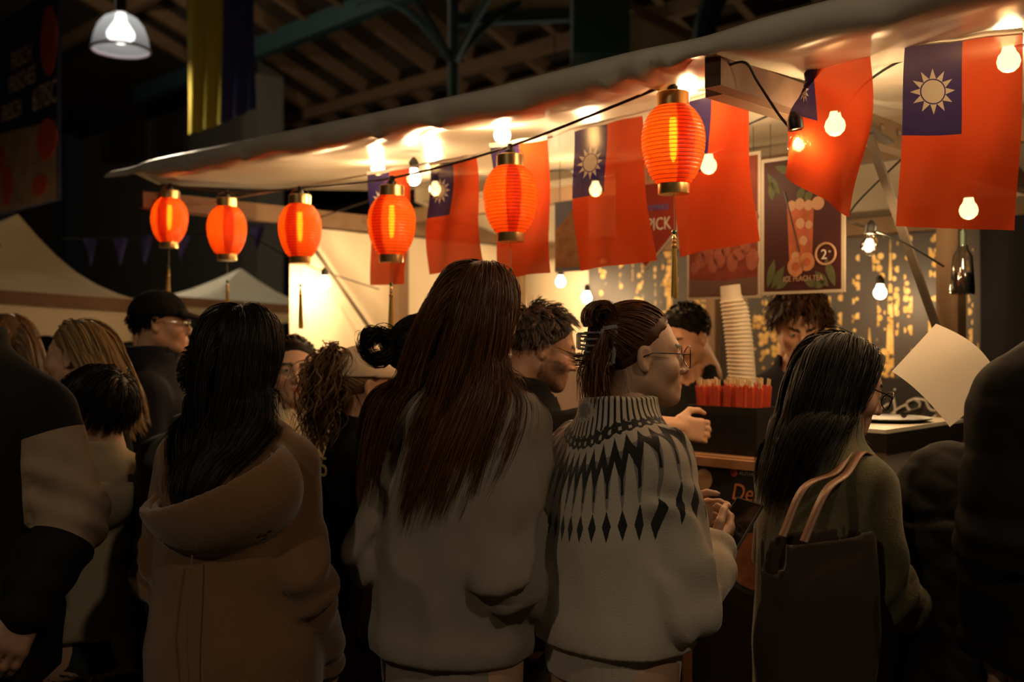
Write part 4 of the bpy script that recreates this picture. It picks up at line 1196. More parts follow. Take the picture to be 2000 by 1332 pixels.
BULBS = [
    (1560, 284, 2.16, 'clear bare bulb dangling on a twisted wire in front of the askew flag', (.18, .05, -1)),
    (1631, 246, 2.46, 'bulb glowing through the askew flag', (0, 0, -1)),
    (1970, 120, 2.52, 'bulb glowing through the top of the flag at the right edge', (0, 0, -1)),
    (1697, 482, 2.90, 'clear bulb hanging in the open right of the peach tea poster', (-.1, 0, -1)),
    (1719, 572, 4.30, 'bulb shining against the gold backdrop below the clear bulb', (0, 0, -1)),
    (1892, 411, 3.05, 'small bulb glowing through the lower part of the flag at the right edge', (0, 0, -1)),
    (1163, 371, 3.35, 'bulb glowing through the blue corner of the flag with the full sun', (0, 0, -1)),
    (850, 370, 3.15, 'bulb glowing through the blue corner of the second flag from the far end', (0, 0, -1)),
    (1384, 324, 2.75, 'bulb shining at the right side of the nearest lantern', (0, 0, -1)),
    (1095, 551, 4.35, 'bulb in front of the back wall right of the second nearest lantern', (0, 0, -1)),
    (1146, 582, 4.35, 'bulb above the hair clip in front of the back wall', (0, 0, -1)),
    (738, 329, 2.55, 'bulb standing in for a partly reflected glow under the awning beside the far end flag', (0, 0, -1)),  # added for a glow that is partly a reflection on the awning
    (981, 264, 2.20, 'bulb standing in for a partly reflected glow under the awning above the second nearest lantern', (0, 0, -1)),  # stands in for a spot partly reflected in the glossy underside
    (1345, 166, 2.20, 'bulb standing in for a partly reflected glow under the awning above the nearest lantern', (0, 0, -1)),  # added for the bright, partly reflected patch on the awning fold
]
for px, py, c, lab, dn in BULBS:
    bulb(PC(px, py, c), lab, dn, power=BULB_W * (3.0 if 3.1 < c < 3.4 else .3 if px == 1345 else .85))
q = ST(-4.40, 3.05, 0); w = PC(634, 553, 2.95); bulb(w, 'bulb shining close to the pale side wall', (0, 0, -1), power=BULB_W * 1.8)
bulb(PC(818, 640, 4.0), 'bulb low behind the woman with the looped bun', (0, 0, -1), power=BULB_W * 6)
bulb(ST(-2.95, 2.42, 2.22), 'bulb hidden behind the second flag from the far end under the awning', (0, 0, -1))
bulb(ST(-.25, 2.40, 2.2), 'bulb under the awning above the flag at the right edge', (0, 0, -1))
# cables of the bulbs
def cable(name, pts, label, r=.0035):
    b = MB(); b.tube(spline(pts, 6), r, 6); return tag(b.build(name, M_black, None, True), label, 'cable')
cable('bulb_wire', [PC(1410, 132, 2.05), PC(1455, 122, 2.08), PC(1480, 160, 2.12), PC(1520, 222, 2.15), PC(1546, 254, 2.16)], 'twisted black wire from the timber arm down to the dangling bulb')
cable('festoon_cable', [ST(-4.4, 2.9, 2.22), PC(850, 352, 3.15), PC(980, 345, 3.2), PC(1100, 332, 3.3), PC(1163, 345, 3.35), PC(1384, 300, 2.75), PC(1455, 247, 2.7), PC(1560, 208, 2.6), PC(1631, 222, 2.46), PC(1700, 155, 2.45), PC(1790, 110, 2.45), PC(1968, 92, 2.52), ST(-.3, 2.5, 2.24)], 'black festoon cable strung behind the bunting flags')
cable('festoon_cable', [ST(-1.37, 3.2, 2.22), PC(1660, 415, 2.95), PC(1698, 446, 2.90), PC(1760, 470, 2.95), PC(1843, 520, 3.2)], 'cable slanting down past the clear bulb to the right post')
cable('festoon_cable', [PC(480, 455, 2.8), PC(560, 500, 2.85), PC(633, 530, 2.95), PC(740, 565, 3.3)], 'thin cable sagging across the pale side wall')
# ------------------------------------------------------------------ counter and goods
CC = 2.75
UC1 = uof(PC(1735, 850, CC))            # right end of the counter with the appliance
M_cw = mat('counter_wood', (.26, .13, .06), .6, var=.3, vscale=8, bump=.15)
ct = thing('counter', 'dark wooden serving counter with a ledge along the stall front', 'counter', ST(-3.1, 2.90, 0), math.radians(-45))
x0, x1 = -4.30 + 3.1, UC1 - .33 + 3.1
b = MB(); b.box(((x0 + x1) / 2, -.0, .60), (x1 - x0, .28, 1.20)); b.build('cabinet', mat('counter_front', (.03, .018, .012), .7, var=.2), ct)
b = MB(); b.box(((x0 + x1) / 2, .0, 1.215), (x1 - x0 + .04, .34, .03)); b.build('worktop', M_cw, ct)
for xx in np.linspace(x0 + .02, x1 - .02, 4):
    b = MB(); b.box((xx, -.150, .60), (.05, .03, 1.18)); b.build('stile', M_cw, ct)
# appliance at the near end
ap = thing('cooking_station', 'pale metal cooking station with a black rim at the near end of the counter', 'appliance', ST(UC1 - .155, 3.03, 0), math.radians(-45))
b = MB(); b.box((0, 0, .64), (.30, .56, 1.28)); b.build('body', mat('brushed_metal', (.52, .50, .47), .4, .5, var=.1), ap)
b = MB(); b.box((0, 0, 1.31), (.32, .60, .055)); b.build('rim', M_black, ap)
b = MB(); b.box((0, 0, 1.342), (.30, .57, .012)); b.build('top_plate', mat('pale_steel', (.62, .58, .5), .45, .2), ap)
b = MB(); b.box((.08, -.283, 1.17), (.06, .008, .08)); lbp = b.build('label_plate', mat('label_white', (.6, .55, .45), .6), ap)
text_mesh('letter', 'A', .05, M_black, lbp, (.067, -.288, 1.152), (math.pi / 2, 0, 0))
pn = thing('frying_pan', 'wide shallow black pan on the pale metal cooking station', 'pan', ST(UC1 - .15, 3.06, 1.349))
b = MB(); b.lathe([(.001, .004), (.105, .004), (.132, .010), (.138, .012), (.138, .009), (.108, 0), (.001, 0)], 32); b.build('pan_body', mat('cast_iron', (.01, .01, .01), .4), pn, True)
b = MB(); b.tube([(.095, .095, .009), (.15, .16, .014), (.20, .22, .018)], .010, 8); b.build('handle', M_black, pn, True)
# chopstick box
def boxat(px, c, w, d, h, z0): pass
pb = PC(1428, 890, CC + .10); pb.z = 1.231
bx = thing('utensil_box', 'open black plastic box full of red paper packets on the counter', 'box', pb, math.radians(-45))
W_, D_, Hh, th = .26, .12, .155, .006
b = MB(); b.box((0, 0, .005), (W_, D_, .01)); b.box((0, -D_ / 2, Hh / 2), (W_, th, Hh)); b.box((0, D_ / 2, Hh / 2), (W_, th, Hh)); b.box((-W_ / 2, 0, Hh / 2), (th, D_, Hh)); b.box((W_ / 2, 0, Hh / 2), (th, D_, Hh)); b.build('box_shell', M_black, bx)
b = MB()
for k in range(24): b.box((-W_ / 2 + .012 + k * .0103, -D_ / 2 - .0035, Hh / 2 - .01), (.004, .003, Hh - .03))
b.build('ribbing', M_black, bx)['kind'] = 'stuff'
M_red = mat('packet_red', (.50, .06, .02), .6, var=.35, vscale=40)
M_pale = mat('stick_pale', (.62, .45, .24), .7)
pk = None
rr = random.Random(5)
for k in range(30):
    row = k % 2; col = k // 2
    if pk is None:
        pk = thing('chopstick_packet', '', 'packet')
        b = MB(); b.prism([(-.011, 0), (.011, 0), (.011, .20), (.006, .207), (0, .200), (-.011, .207)], -.003, .003); b.build('wrapper', M_red, pk)
        b = MB(); b.box((-.003, .0005, .212), (.0042, .0042, .03)); b.box((.0035, .0005, .210), (.0042, .0042, .03)); b.build('sticks', M_pale, pk)
        q = pk
    else: q = copy_tree(pk)
    lx = -W_ / 2 + .02 + col * .0155 + rr.uniform(-.003, .003); ly = -.025 + row * .045
    q.location = pb + Vector((lx * R2 + ly * R2, -lx * R2 + ly * R2, .012 + rr.uniform(0, .012)))
    q.rotation_euler = (rr.uniform(-.05, .05), rr.uniform(-.10, .10) + (lx * .5), math.radians(-45) + rr.uniform(-.5, .5))
    q['label'] = 'red paper packet of chopsticks standing upright in the black box'; q['category'] = 'packet'; q['group'] = 'chopstick packets in the black box'
# stack of clear cups
M_cup = clothlight('cup_plastic', (.80, .74, .62), .35, .25, clearcol=(1, .97, .9))
cp0 = None
ctop, cbot = PC(1432, 586, 2.99), PC(1450, 742, 2.99)
cbot.z = 1.231
NCUP = 34
for k in range(NCUP):
    if cp0 is None:
        b = MB(); b.lathe([(.047, .0), (.049, .004), (.047, .008), (.045, .004), (.0435, -.014), (.040, -.052)], 24)
        q = cp0 = b.build('plastic_cup', M_cup, None, True)
    else: q = cp0.copy(); COL.objects.link(q)
    s = k / (NCUP - 1)
    zz = 1.285 + s * (ctop.z - 1.285)
    base = cbot.lerp(ctop, s); base.z = zz
    q.location = base + Vector((.012 * math.sin(s * 3), 0, 0)); q.rotation_euler = (math.pi, .12 * math.sin(s * 4.0 + .5), 0)
    tag(q, 'topmost clear plastic cup of the tall stack behind the red packets' if k == NCUP - 1 else 'clear plastic cup within the tall nested stack behind the red packets', 'cup', 'stacked clear cups')
cs2 = PC(1478, 742, 3.10)
b = MB()
# menu board on the counter front
pm = PC(1340, 905, CC - .03)
mb = thing('menu_board', 'black menu board with a rosette and the word Delicious on the counter front', 'menu board', PC(1425, 1060, CC - .035), math.radians(-45))
oM = Vector(mb.location)
def L2(px, py): 
    w = PC(px, py, CC - .035); return uof(w) - uof(oM), w.z - oM.z
def quadm(x0, y0, x1, y1):
    a = L2(x0, y1); d = L2(x1, y0); return a[0], a[1], d[0], d[1]
ax0, az1 = L2(1352, 905); ax1 = ax0 + .62; az0 = az1 - .75
b = MB(); b.prism([(ax0, az0), (ax1, az0), (ax1, az1), (ax0, az1)], 0, .012); b.build('board', mat('menu_black', (.014, .012, .011), .5), mb)
b = MB(); b.box(((ax0 + ax1) / 2, 0, az1 + .012), (ax1 - ax0 + .06, .03, .028)); b.box((ax0 - .014, 0, (az0 + az1) / 2), (.028, .03, az1 - az0)); b.box((ax1 + .014, 0, (az0 + az1) / 2), (.028, .03, az1 - az0)); b.build('wooden_frame', M_cw, mb)
def disc(parent, name, x, z, rx, rz, m, y=-.003, n=24):
    b = MB(); b.prism([(x + rx * math.cos(6.2832 * i / n), z + rz * math.sin(6.2832 * i / n)) for i in range(n)], y, 0); return b.build(name, m, parent)
rx_, rz_ = L2(1375, 936)
disc(mb, 'rosette', rx_, rz_, .031, .034, mat('rosette_cream', (.45, .30, .15), .7))
b = MB(); b.prism([(rx_ - .018, rz_ - .02), (rx_ + .018, rz_ - .02), (rx_ + .018, rz_ - .075), (rx_, rz_ - .06), (rx_ - .018, rz_ - .075)], -.002, 0); b.build('ribbon', mat('ribbon_red', (.30, .05, .025), .7), mb)
M_or = mat('print_orange', (.50, .16, .05), .7); M_gg = mat('print_sage', (.22, .25, .18), .7); M_wh = mat('print_white', (.40, .36, .31), .7, spec=.08)
tx, tz = L2(1428, 922); disc(mb, 'red_dot', tx + .012, tz, .013, .013, mat('dot_red', (.42, .07, .03), .7))
text_mesh('small_print', 'AUTHENTIC TAIWAN', .018, M_wh, mb, (tx + .03, -.002, tz - .006), (math.pi / 2, 0, 0))
text_mesh('headline', 'Delicious', .075, M_or, mb, (tx + .0, -.002, tz - .085), (math.pi / 2, 0, 0), shear=.25, sx=.85)
text_mesh('headline_bold', 'GARLIC', .048, M_gg, mb, (tx - .01, -.002, tz - .14), (math.pi / 2, 0, 0))
disc(mb, 'plate_print', tx + .10, tz - .27, .15, .11, mat('plate_dark', (.03, .025, .022), .6), -.002)
disc(mb, 'food_print', tx + .10, tz - .27, .13, .09, mat('food_brown', (.24, .09, .035), .8, var=.7, vscale=25), -.003)

# ------------------------------------------------------------------ hanging menu posters
CPO = 2.98
M_frame = mat('poster_border', (.26, .225, .18), .5, spec=.08)
def poster(x0, y0, x1, y1, label, m, border=.012, c=CPO):
    p = PC((x0 + x1) / 2, y1, c)
    t = thing('menu_poster', label, 'poster', p, math.radians(-45))
    a = uof(PC(x0, y1, c)) - uof(p); d = uof(PC(x1, y1, c)) - uof(p)
    h = (PC((x0 + x1) / 2, y0, c) - p).z
    b = MB(); b.prism([(a - border, -border), (d + border, -border), (d + border, h + border), (a - border, h + border)], 0, .008); b.build('backing', M_frame, t)
    b = MB(); b.prism([(a, 0), (d, 0), (d, h), (a, h)], -.002, 0); b.build('print', m, t)
    b = MB()
    for xx in (a + .02, d - .02): b.tube([(xx, .004, h), (xx, .004, 2.33 - p.z)], .0015, 5)
    b.build('hanging_cord', M_black, t)
    return t, a, d, h
t, a, d, h = poster(1493, 308, 1643, 566, 'dark poster of iced peach tea in a tall glass with a price circle', mat('poster_maroon', (.030, .010, .010), .5, spec=.08, var=.35, vscale=4))
w = d - a
def S(x, y): return (a + w * (x - 1493) / 150.0, h * (566 - y) / 258.0)
M_tea = mat('tea_print', (.19, .052, .024), .6, spec=.08, var=.5, vscale=30); M_peach = mat('peach_print', (.24, .105, .052), .6, spec=.08, var=.25, vscale=40)
M_leaf = mat('leaf_print', (.05, .055, .028), .7, spec=.08, var=.3, vscale=30); M_ice = mat('ice_print', (.24, .14, .085), .6, spec=.08)
b = MB(); b.prism([S(1540, 405), S(1592, 405), S(1588, 525), S(1545, 525)], -.003, -.002); b.build('glass_print', M_tea, t)
for x, y, r in ((1549, 400, 9), (1565, 398, 10), (1582, 402, 9), (1566, 436, 9), (1572, 470, 8), (1556, 500, 8), (1583, 440, 7)):
    q = S(x, y); disc(t, 'ice_cube_print', q[0], q[1], r * w / 150, r * w / 150 * 1.1, M_ice, -.0038, 8)
for x, y, r in ((1557, 520, 16), (1579, 512, 15)):
    q = S(x, y); disc(t, 'peach_print', q[0], q[1], r * w / 150, r * w / 150 * 1.1, M_peach, -.0042)
    disc(t, 'peach_stone_print', q[0], q[1], r * .5 * w / 150, r * .5 * w / 150, M_tea, -.0048)
q = S(1600, 400); disc(t, 'lemon_print', q[0], q[1], .022, .022, M_ice, -.0035)
def leaf(parent, x, z, ang, L, wd):
    n = 8; pts = []
    for i in range(n + 1): s = i / n; pts.append((s * L, wd * math.sin(math.pi * s)))
    for i in range(n - 1, 0, -1): s = i / n; pts.append((s * L, -wd * math.sin(math.pi * s)))
    c_, s_ = math.cos(ang), math.sin(ang)
    b = MB(); b.prism([(x + px * c_ - pz * s_, z + px * s_ + pz * c_) for px, pz in pts], -.0032, -.002); b.build('leaf_print', M_leaf, parent)
for x, y, an, L_ in ((1500, 330, -1.0, .09), (1515, 318, -.4, .08), (1508, 345, -1.5, .07), (1562, 392, 1.2, .05), (1575, 392, .8, .04), (1500, 560, 1.3, .10), (1508, 562, 1.0, .09), (1517, 564, .7, .07), (1632, 562, 1.9, .10), (1620, 562, 2.3, .07), (1600, 562, 2.6, .06), (1590, 562, .4, .05)):
    q = S(x, y); leaf(t, q[0], q[1], an, L_, .014)
text_mesh('caption', 'ICE PEACH TEA', .026, M_ice, t, (S(1532, 549)[0], -.0035, S(1532, 549)[1]), (math.pi / 2, 0, 0), sx=.80)
q = S(1615, 499); b = MB(); b.ring((q[0], -.004, q[1]), .034, .004, 28, 6, Matrix.Rotation(math.pi / 2, 3, 'X')); b.build('price_ring', M_ice, t)
text_mesh('price', '2', .045, M_wh, t, (q[0] - .017, -.004, q[1] - .016), (math.pi / 2, 0, 0))
text_mesh('price_small', 'o', .014, M_wh, t, (q[0] + .010, -.004, q[1] + .004), (math.pi / 2, 0, 0))
b = MB(); q0, q1 = S(1535, 370), S(1565, 492); b.tube([(q0[0], -.005, q0[1]), (q1[0], -.005, q1[1])], .0022, 5); b.build('straw_print', M_black, t)
t, a, d, h = poster(1347, 312, 1480, 577, 'poster of red fried food beside the peach tea poster', mat('poster_food_red', (.10, .022, .014), .6, spec=.08, var=.75, vscale=14))
b = MB(); b.prism([(a, 0), (d, 0), (d, .06), ((a + d) / 2, .05), (a, .06)], -.003, -.002); b.build('table_print', mat('print_dark_wood', (.05, .022, .015), .6), t)
for k in range(20):
    x = a + (d - a) * (.08 + .094 * (k % 10)); z = .10 + .10 * (k // 10) + .07 * ((k * 37) % 11) / 11; disc(t, 'morsel_print', x, z, .018 + .012 * ((k * 7) % 5) / 5, .022 + .02 * ((k * 3) % 7) / 7, mat('morsel', (.15, .045, .028), .6, spec=.08, var=.5, vscale=40), -.003, 10)
t, a, d, h = poster(1085, 392, 1146, 528, 'poster of fried chicken partly hidden between two flags', mat('poster_blue_grey', (.075, .08, .105), .6, spec=.08), .004)
b = MB(); b.prism([(a, .012), (d, .012), (d, h * .86), (a + .6 * (d - a), h * .90), (a + .3 * (d - a), h * .72), (a, h * .6)], -.003, -.002); b.build('chicken_print', mat('chicken_print', (.14, .065, .025), .6, spec=.08, var=.8, vscale=22), t)
# red pick your topping sign
p = PC(1262, 519, CPO - .02)
t = thing('topping_sign', 'red pointed sign about toppings between the two nearest lantern flags', 'sign', p, math.radians(-45))
wS = .135
def pent(g): return [(0, -g * 1.3), (wS + g, .125 - g * .2), (wS + g, .36 + g), (-wS - g, .36 + g), (-wS - g, .125 - g * .2)]
b = MB(); b.prism(pent(.010), 0, .008); b.build('border', M_frame, t)
b = MB(); b.prism(pent(0), -.002, 0); b.build('panel', mat('sign_red', (.15, .016, .007), .55, spec=.08), t)
b = MB(); b.prism([(-wS, .30), (wS, .30), (wS, .36), (-wS, .36)], -.004, -.002); b.build('picture_strip', mat('strip_print', (.30, .14, .07), .7, var=.7, vscale=20), t)
text_mesh('caption', 'TOPPINGS', .030, mat('print_navy', (.05, .05, .22), .6), t, (.0, -.004, .200), (math.pi / 2, 0, 0), sx=.75)
text_mesh('word', 'PICK', .066, M_wh, t, (.006, -.004, .128), (math.pi / 2, 0, 0), sx=.78)
text_mesh('word', 'Y!', .052, M_wh, t, (.004, -.004, .060), (math.pi / 2, 0, 0), sx=.75)
# jar hanging at the post
p = PC(1880, 530, 3.3)
t = thing('hanging_bottle', 'clear bottle with dark liquid hanging beside the right post', 'bottle', p)
b = MB(); b.lathe([(.001, -.075), (.036, -.075), (.038, -.06), (.030, .05), (.018, .07), (.016, .085)], 18); b.build('glass', glassmat('bottle_glass', (.8, .8, .78), .06, .2), t, True)
b = MB(); b.lathe([(.001, -.072), (.034, -.072), (.036, -.06), (.032, -.005), (.001, -.005)], 18); b.build('liquid', mat('dark_liquid', (.012, .011, .012), .2), t, True)
b = MB(); b.tube([(0, 0, .08), (0, 0, .13)], .008, 8); b.tube([(0, 0, .12), (0.005, 0, .22), (0, 0, 2.2 - p.z)], .003, 6); b.build('hook', mat('green_tape', (.05, .10, .07), .6), t)
# sheet of paper
c4 = [P(1828, 632, 2.50), P(1738, 728, 2.42), P(1848, 838, 2.36), P(1952, 752, 2.46)]
o_ = c4[2].copy()
nn = (c4[1] - c4[0]).cross(c4[3] - c4[0]).normalized()
def fp(a_, b_):
    q = c4[0].lerp(c4[3], a_).lerp(c4[1].lerp(c4[2], a_), b_)
    return q - o_ + nn * (.035 * math.sin(a_ * 2.6) + .01 * math.sin(a_ * 4 + b_ * 2))
pp = cloth('paper_sheet', fp, 14, 10, clothlight('paper_white', (.80, .74, .64), .3), None)
pp.location = o_; tag(pp, 'blank white sheet of paper held up beside the right post', 'paper')

# cream carton on the counter behind the bearded man
p = PC(1122, 800, 2.92); p.z = 1.231
t = thing('carton', 'plain cream carton on the counter behind the bearded man', 'box', p, math.radians(-45))
M_car = mat('carton_cream', (.50, .42, .31), .8, var=.08)
b = MB(); b.box((0, 0, .13), (.26, .24, .26)); b.build('carton_body', M_car, t)
for sg in (-1, 1):
    b = MB(); b.box((sg * .066, 0, .264), (.128, .24, .006), Matrix.Rotation(sg * .12, 3, 'Y')); b.build('flap', M_car, t)

# canvas tote between the camel coat and the sweatshirt
p = P(726, 1236, 2.53); p.z -= .30
t = thing('canvas_tote', 'brown canvas tote hanging low between the camel coat and grey sweatshirt', 'bag', p, .25)
M_can = mat('canvas_brown', (.13, .075, .045), .9, bump=.3, bscale=300, var=.15)
V, Q = surface(lambda q: smax(rbox(q, (0, 0, .15), (.125, .035, .16), .025) - .008 * noise(q * 10), -rbox(q, (0, 0, .23), (.108, .022, .14), .015), .005), (-.18, -.1, -.05), (.18, .1, .36), .010)
fastmesh('bag_body', V, Q, M_can, t)
for sy in (-1, 1):
    b = MB(); pts = spline([(-.06, sy * .032, .26), (-.045, sy * .03, .36), (-.012, sy * .012, .58), (.012, sy * .012, .58), (.02, sy * .03, .36), (.05, sy * .032, .26)], 6)
    for i in range(len(pts) - 1): b.bar(pts[i], pts[i + 1], .003 if sy else .003, .026, up=(1, 0, 0))
    b.build('handle', M_can, t)
# ------------------------------------------------------------------ the crowd
def fab(name, col, **k):
    kw = dict(rough=.9, bump=.35, bscale=420, var=.12, vscale=14, sheen=.12, spec=.15); kw.update(k); return mat(name, col, **kw)
F_black = fab('cloth_black', (.007, .007, .007), bscale=300, sheen=.0)
F_camel = fab('wool_camel', (.165, .080, .031), bscale=300, bump=.5, sheen=.35)
F_lining = fab('hood_lining', (.26, .20, .145), bscale=240)
F_grey = fab('sweat_grey', (.235, .195, .150), bscale=500, bump=.2, sheen=.12)
F_cream = fab('hoodie_cream', (.36, .29, .19), bscale=300, bump=.2)
F_navy = fab('jacket_navy', (.012, .013, .020), bscale=200, sheen=.0)
F_puff = fab('puffer_grey', (.06, .055, .048), rough=.7, sheen=0, bump=.15, bscale=60)
F_puffb = fab('puffer_black', (.008, .0075, .007), rough=.75, sheen=0, bump=.15, bscale=60)
F_quilt = fab('quilted_black', (.008, .0065, .006), rough=.75, sheen=0, bump=.2, bscale=80)
F_olive = fab('wool_olive', (.095, .082, .035), bscale=260, bump=.6, sheen=.4, var=.3, vscale=60)
F_teddy = fab('teddy_beige', (.36, .25, .155), bscale=120, bump=1.0, sheen=.5)
F_tan = fab('sleeve_tan', (.30, .215, .14), rough=.6, bump=.1)
F_yel = fab('top_cream', (.72, .58, .36))
F_apron = fab('apron_brown', (.20, .10, .045), rough=.7)
M_spec = mat('spectacle_frame', (.012, .010, .009), .3, .5)
FORW = lambda *a: dirf(a)
def long_hair(s, color, length, bias=(0, 0, 0), right=0.0, N=3600, S=20, thick=.03, width=.0028, back=.5, clump=.45, grav=.42, lenvar=.12, curl=.004, **kw):
    f = np.float32((bias[0], bias[1], -1)); f = f / np.linalg.norm(f)
    def L(q, v): return length * (1 - lenvar * RNG.random(len(q))) * (1 - .18 * np.clip(v[:, 1], 0, 1))
    return s.hair(color, N, S, L, part_sides(back), lambda p, t: np.stack([f[0] * (1 - right * np.clip((p[:, 0] - s.hc[0] + .06) / .16, 0, 1)), f[1] + 0 * p[:, 0], f[2] + 0 * p[:, 0]], 1).astype(np.float32), thick=thick, width=width, clump=clump, grav=grav, curl=curl, cfreq=22, **kw)
def short_hair(s, color, length=.06, N=1300, S=7, fwd=.0, thick=.012, width=.004, curl=.0, down=.5, line=None, **kw):
    def L(q, v): return length * (.6 + .5 * RNG.random(len(q))) * (.55 + .45 * np.clip(v[:, 2] + .3, 0, 1))
    g = np.float32((0, fwd, -down)) @ s.HR.T
    return s.hair(color, N, S, L, from_crown(fwd * .1), lambda p, t: np.tile(g, (len(p), 1)), thick=thick, width=width, clump=.4, grav=.25, curl=curl, cfreq=90, line=line, **kw)

# --- woman in the camel coat
a = Person('woman with straight black hair in a hooded camel coat seen from behind', -.640, 2.32, -14, 1.685, R=((.185, -.04, 1.06), (.17, .12, .84)), L=((-.19, -.03, 1.06), (-.18, .10, .84)), bulk=1.04, hyaw=4)
a.body(.007)
hood_c = np.array([.018, -.115, 1.275]); hood_n = norm((-.33, -.30, .86))
def hoodshell(rad, thick, c=hood_c, n=hood_n, off=.045, nz=.008):
    def f(p):
        q = p.copy(); o = ell(q, c, rad); i = ell(q, c + (0, .0, .004), (rad[0] - thick, rad[1] - thick, rad[2] - thick))
        d = np.maximum(o, -i) - nz * noise(p * 7)
        return smax(d, (p - np.float32(c)) @ np.float32(n) - off, .006)
    return f
F1, lo, hi = a.top_f(e=.024, hem=.42, fold=.012, fs=.8, flare=.16, ae=.018, wf=1.12, neck=.060)
hs_ = hoodshell((.195, .128, .150), .022, off=.03)
def quilt_none(p): return 0
V, Q = surface(lambda p: smin(F1(p), hs_(p), .008), lo, hi, .0095)
fastmesh('coat', V, Q, F_camel, a.o)
V, Q = surface(hoodshell((.170, .102, .124), .016, off=.022), hood_c - .25, hood_c + .25, .006)
fastmesh('hood_lining', V, Q, F_lining, a.o)
a.coll.append(lambda p: ell(p, hood_c + (0, .03, -.03), (.135, .09, .11)))
b = MB(); b.tube([(0.0, -.19, 1.14), (-.005, -.205, 1.0), (-.0, -.20, .8), (0, -.20, .5)], .0022, 5); b.build('back_seam', F_camel, a.o)
long_hair(a, 'black', .385, bias=(-.06, -.05, 0), N=7500, S=20, thick=.022, back=1.1, clump=.5, width=.0019, conv=5.5, convy=1)
a.dress_legs()

# --- person in the grey puffer behind her
a = Person('person in a dark grey puffer jacket mostly hidden behind the camel coat', -.795, 2.66, -20, 1.605, bulk=1.12)
a.body(.009); a.top('puffer_jacket', F_puff, .012, e=.040, ae=.040, hem=.72, fold=.004, puff=(.105, .016), neck=.064)
short_hair(a, 'black', .03, N=700); a.dress_legs()

# --- long haired woman in the grey sweatshirt
a = Person('woman with very long auburn hair in a grey hooded sweatshirt seen from behind', -.138, 2.32, -28, 1.785, lean=(.045, 0), bulk=.96, sw=.128, hoff=(.015, .0), hroll=6,
           R=((.182, -.080, 1.095), (.160, .155, .965)), L=((-.175, -.05, 1.10), (-.15, .12, .96)), handR=dict(dir=(-.7, .7, .05), curl=(.4, .4, .3)))
a.body(.007)
seed0 = np.float32((3, 1, 7))
def hoodlump(p):
    c = np.float32((-.045, -.075, 1.43))
    d = ell(p, c, (.12, .065, .07)) 
    d = smin(d, smin(cap(p, (-.125, -.02, 1.475), (-.150, -.08, 1.33), .036, .032), cap(p, (-.150, -.08, 1.33), (-.10, -.12, 1.28), .03, .025), .02), .02)
    return d - .012 * (.5 - np.abs(noise(p * 16 + seed0)))
def ribband(p):
    k = a.k
    d = loft(p, [(.885, .172, .135, .0, -.008), (.965, .176, .139, .0, -.008)], 2.4)
    return d
a.coll.append(hoodlump)
F1, lo, hi = a.top_f(e=.026, hem=.74, fold=.016, fs=.8, ae=.022, wf=1.16, hipf=.90, neck=.058, extra=hoodlump)
def fsw(p):
    d = F1(p)
    cut_ = .880 - p[:, 2]
    band = loft(p, [(.775, .156, .126, .004, -.008), (.893, .158, .128, .004, -.008)], 2.4) - .0015 * np.sin(np.arctan2(p[:, 0], p[:, 1]) * 130)
    return np.minimum(np.maximum(d - .009 * np.exp(-((p[:, 2] - .915) / .04) ** 2), cut_), band)
V, Q = surface(fsw, lo, hi, .0085)
fastmesh('sweatshirt', V, Q, F_grey, a.o)
long_hair(a, 'auburn', .52, right=.6, bias=(-.42, -.06, 0), N=8200, S=22, thick=.018, back=1.0, clump=.55, width=.0017, lenvar=.38, grav=.42, jitter=.14, curl=.002, conv=1.5, convy=1)
a.dress_legs(mat('jeans_dark', (.02, .022, .03), .85))

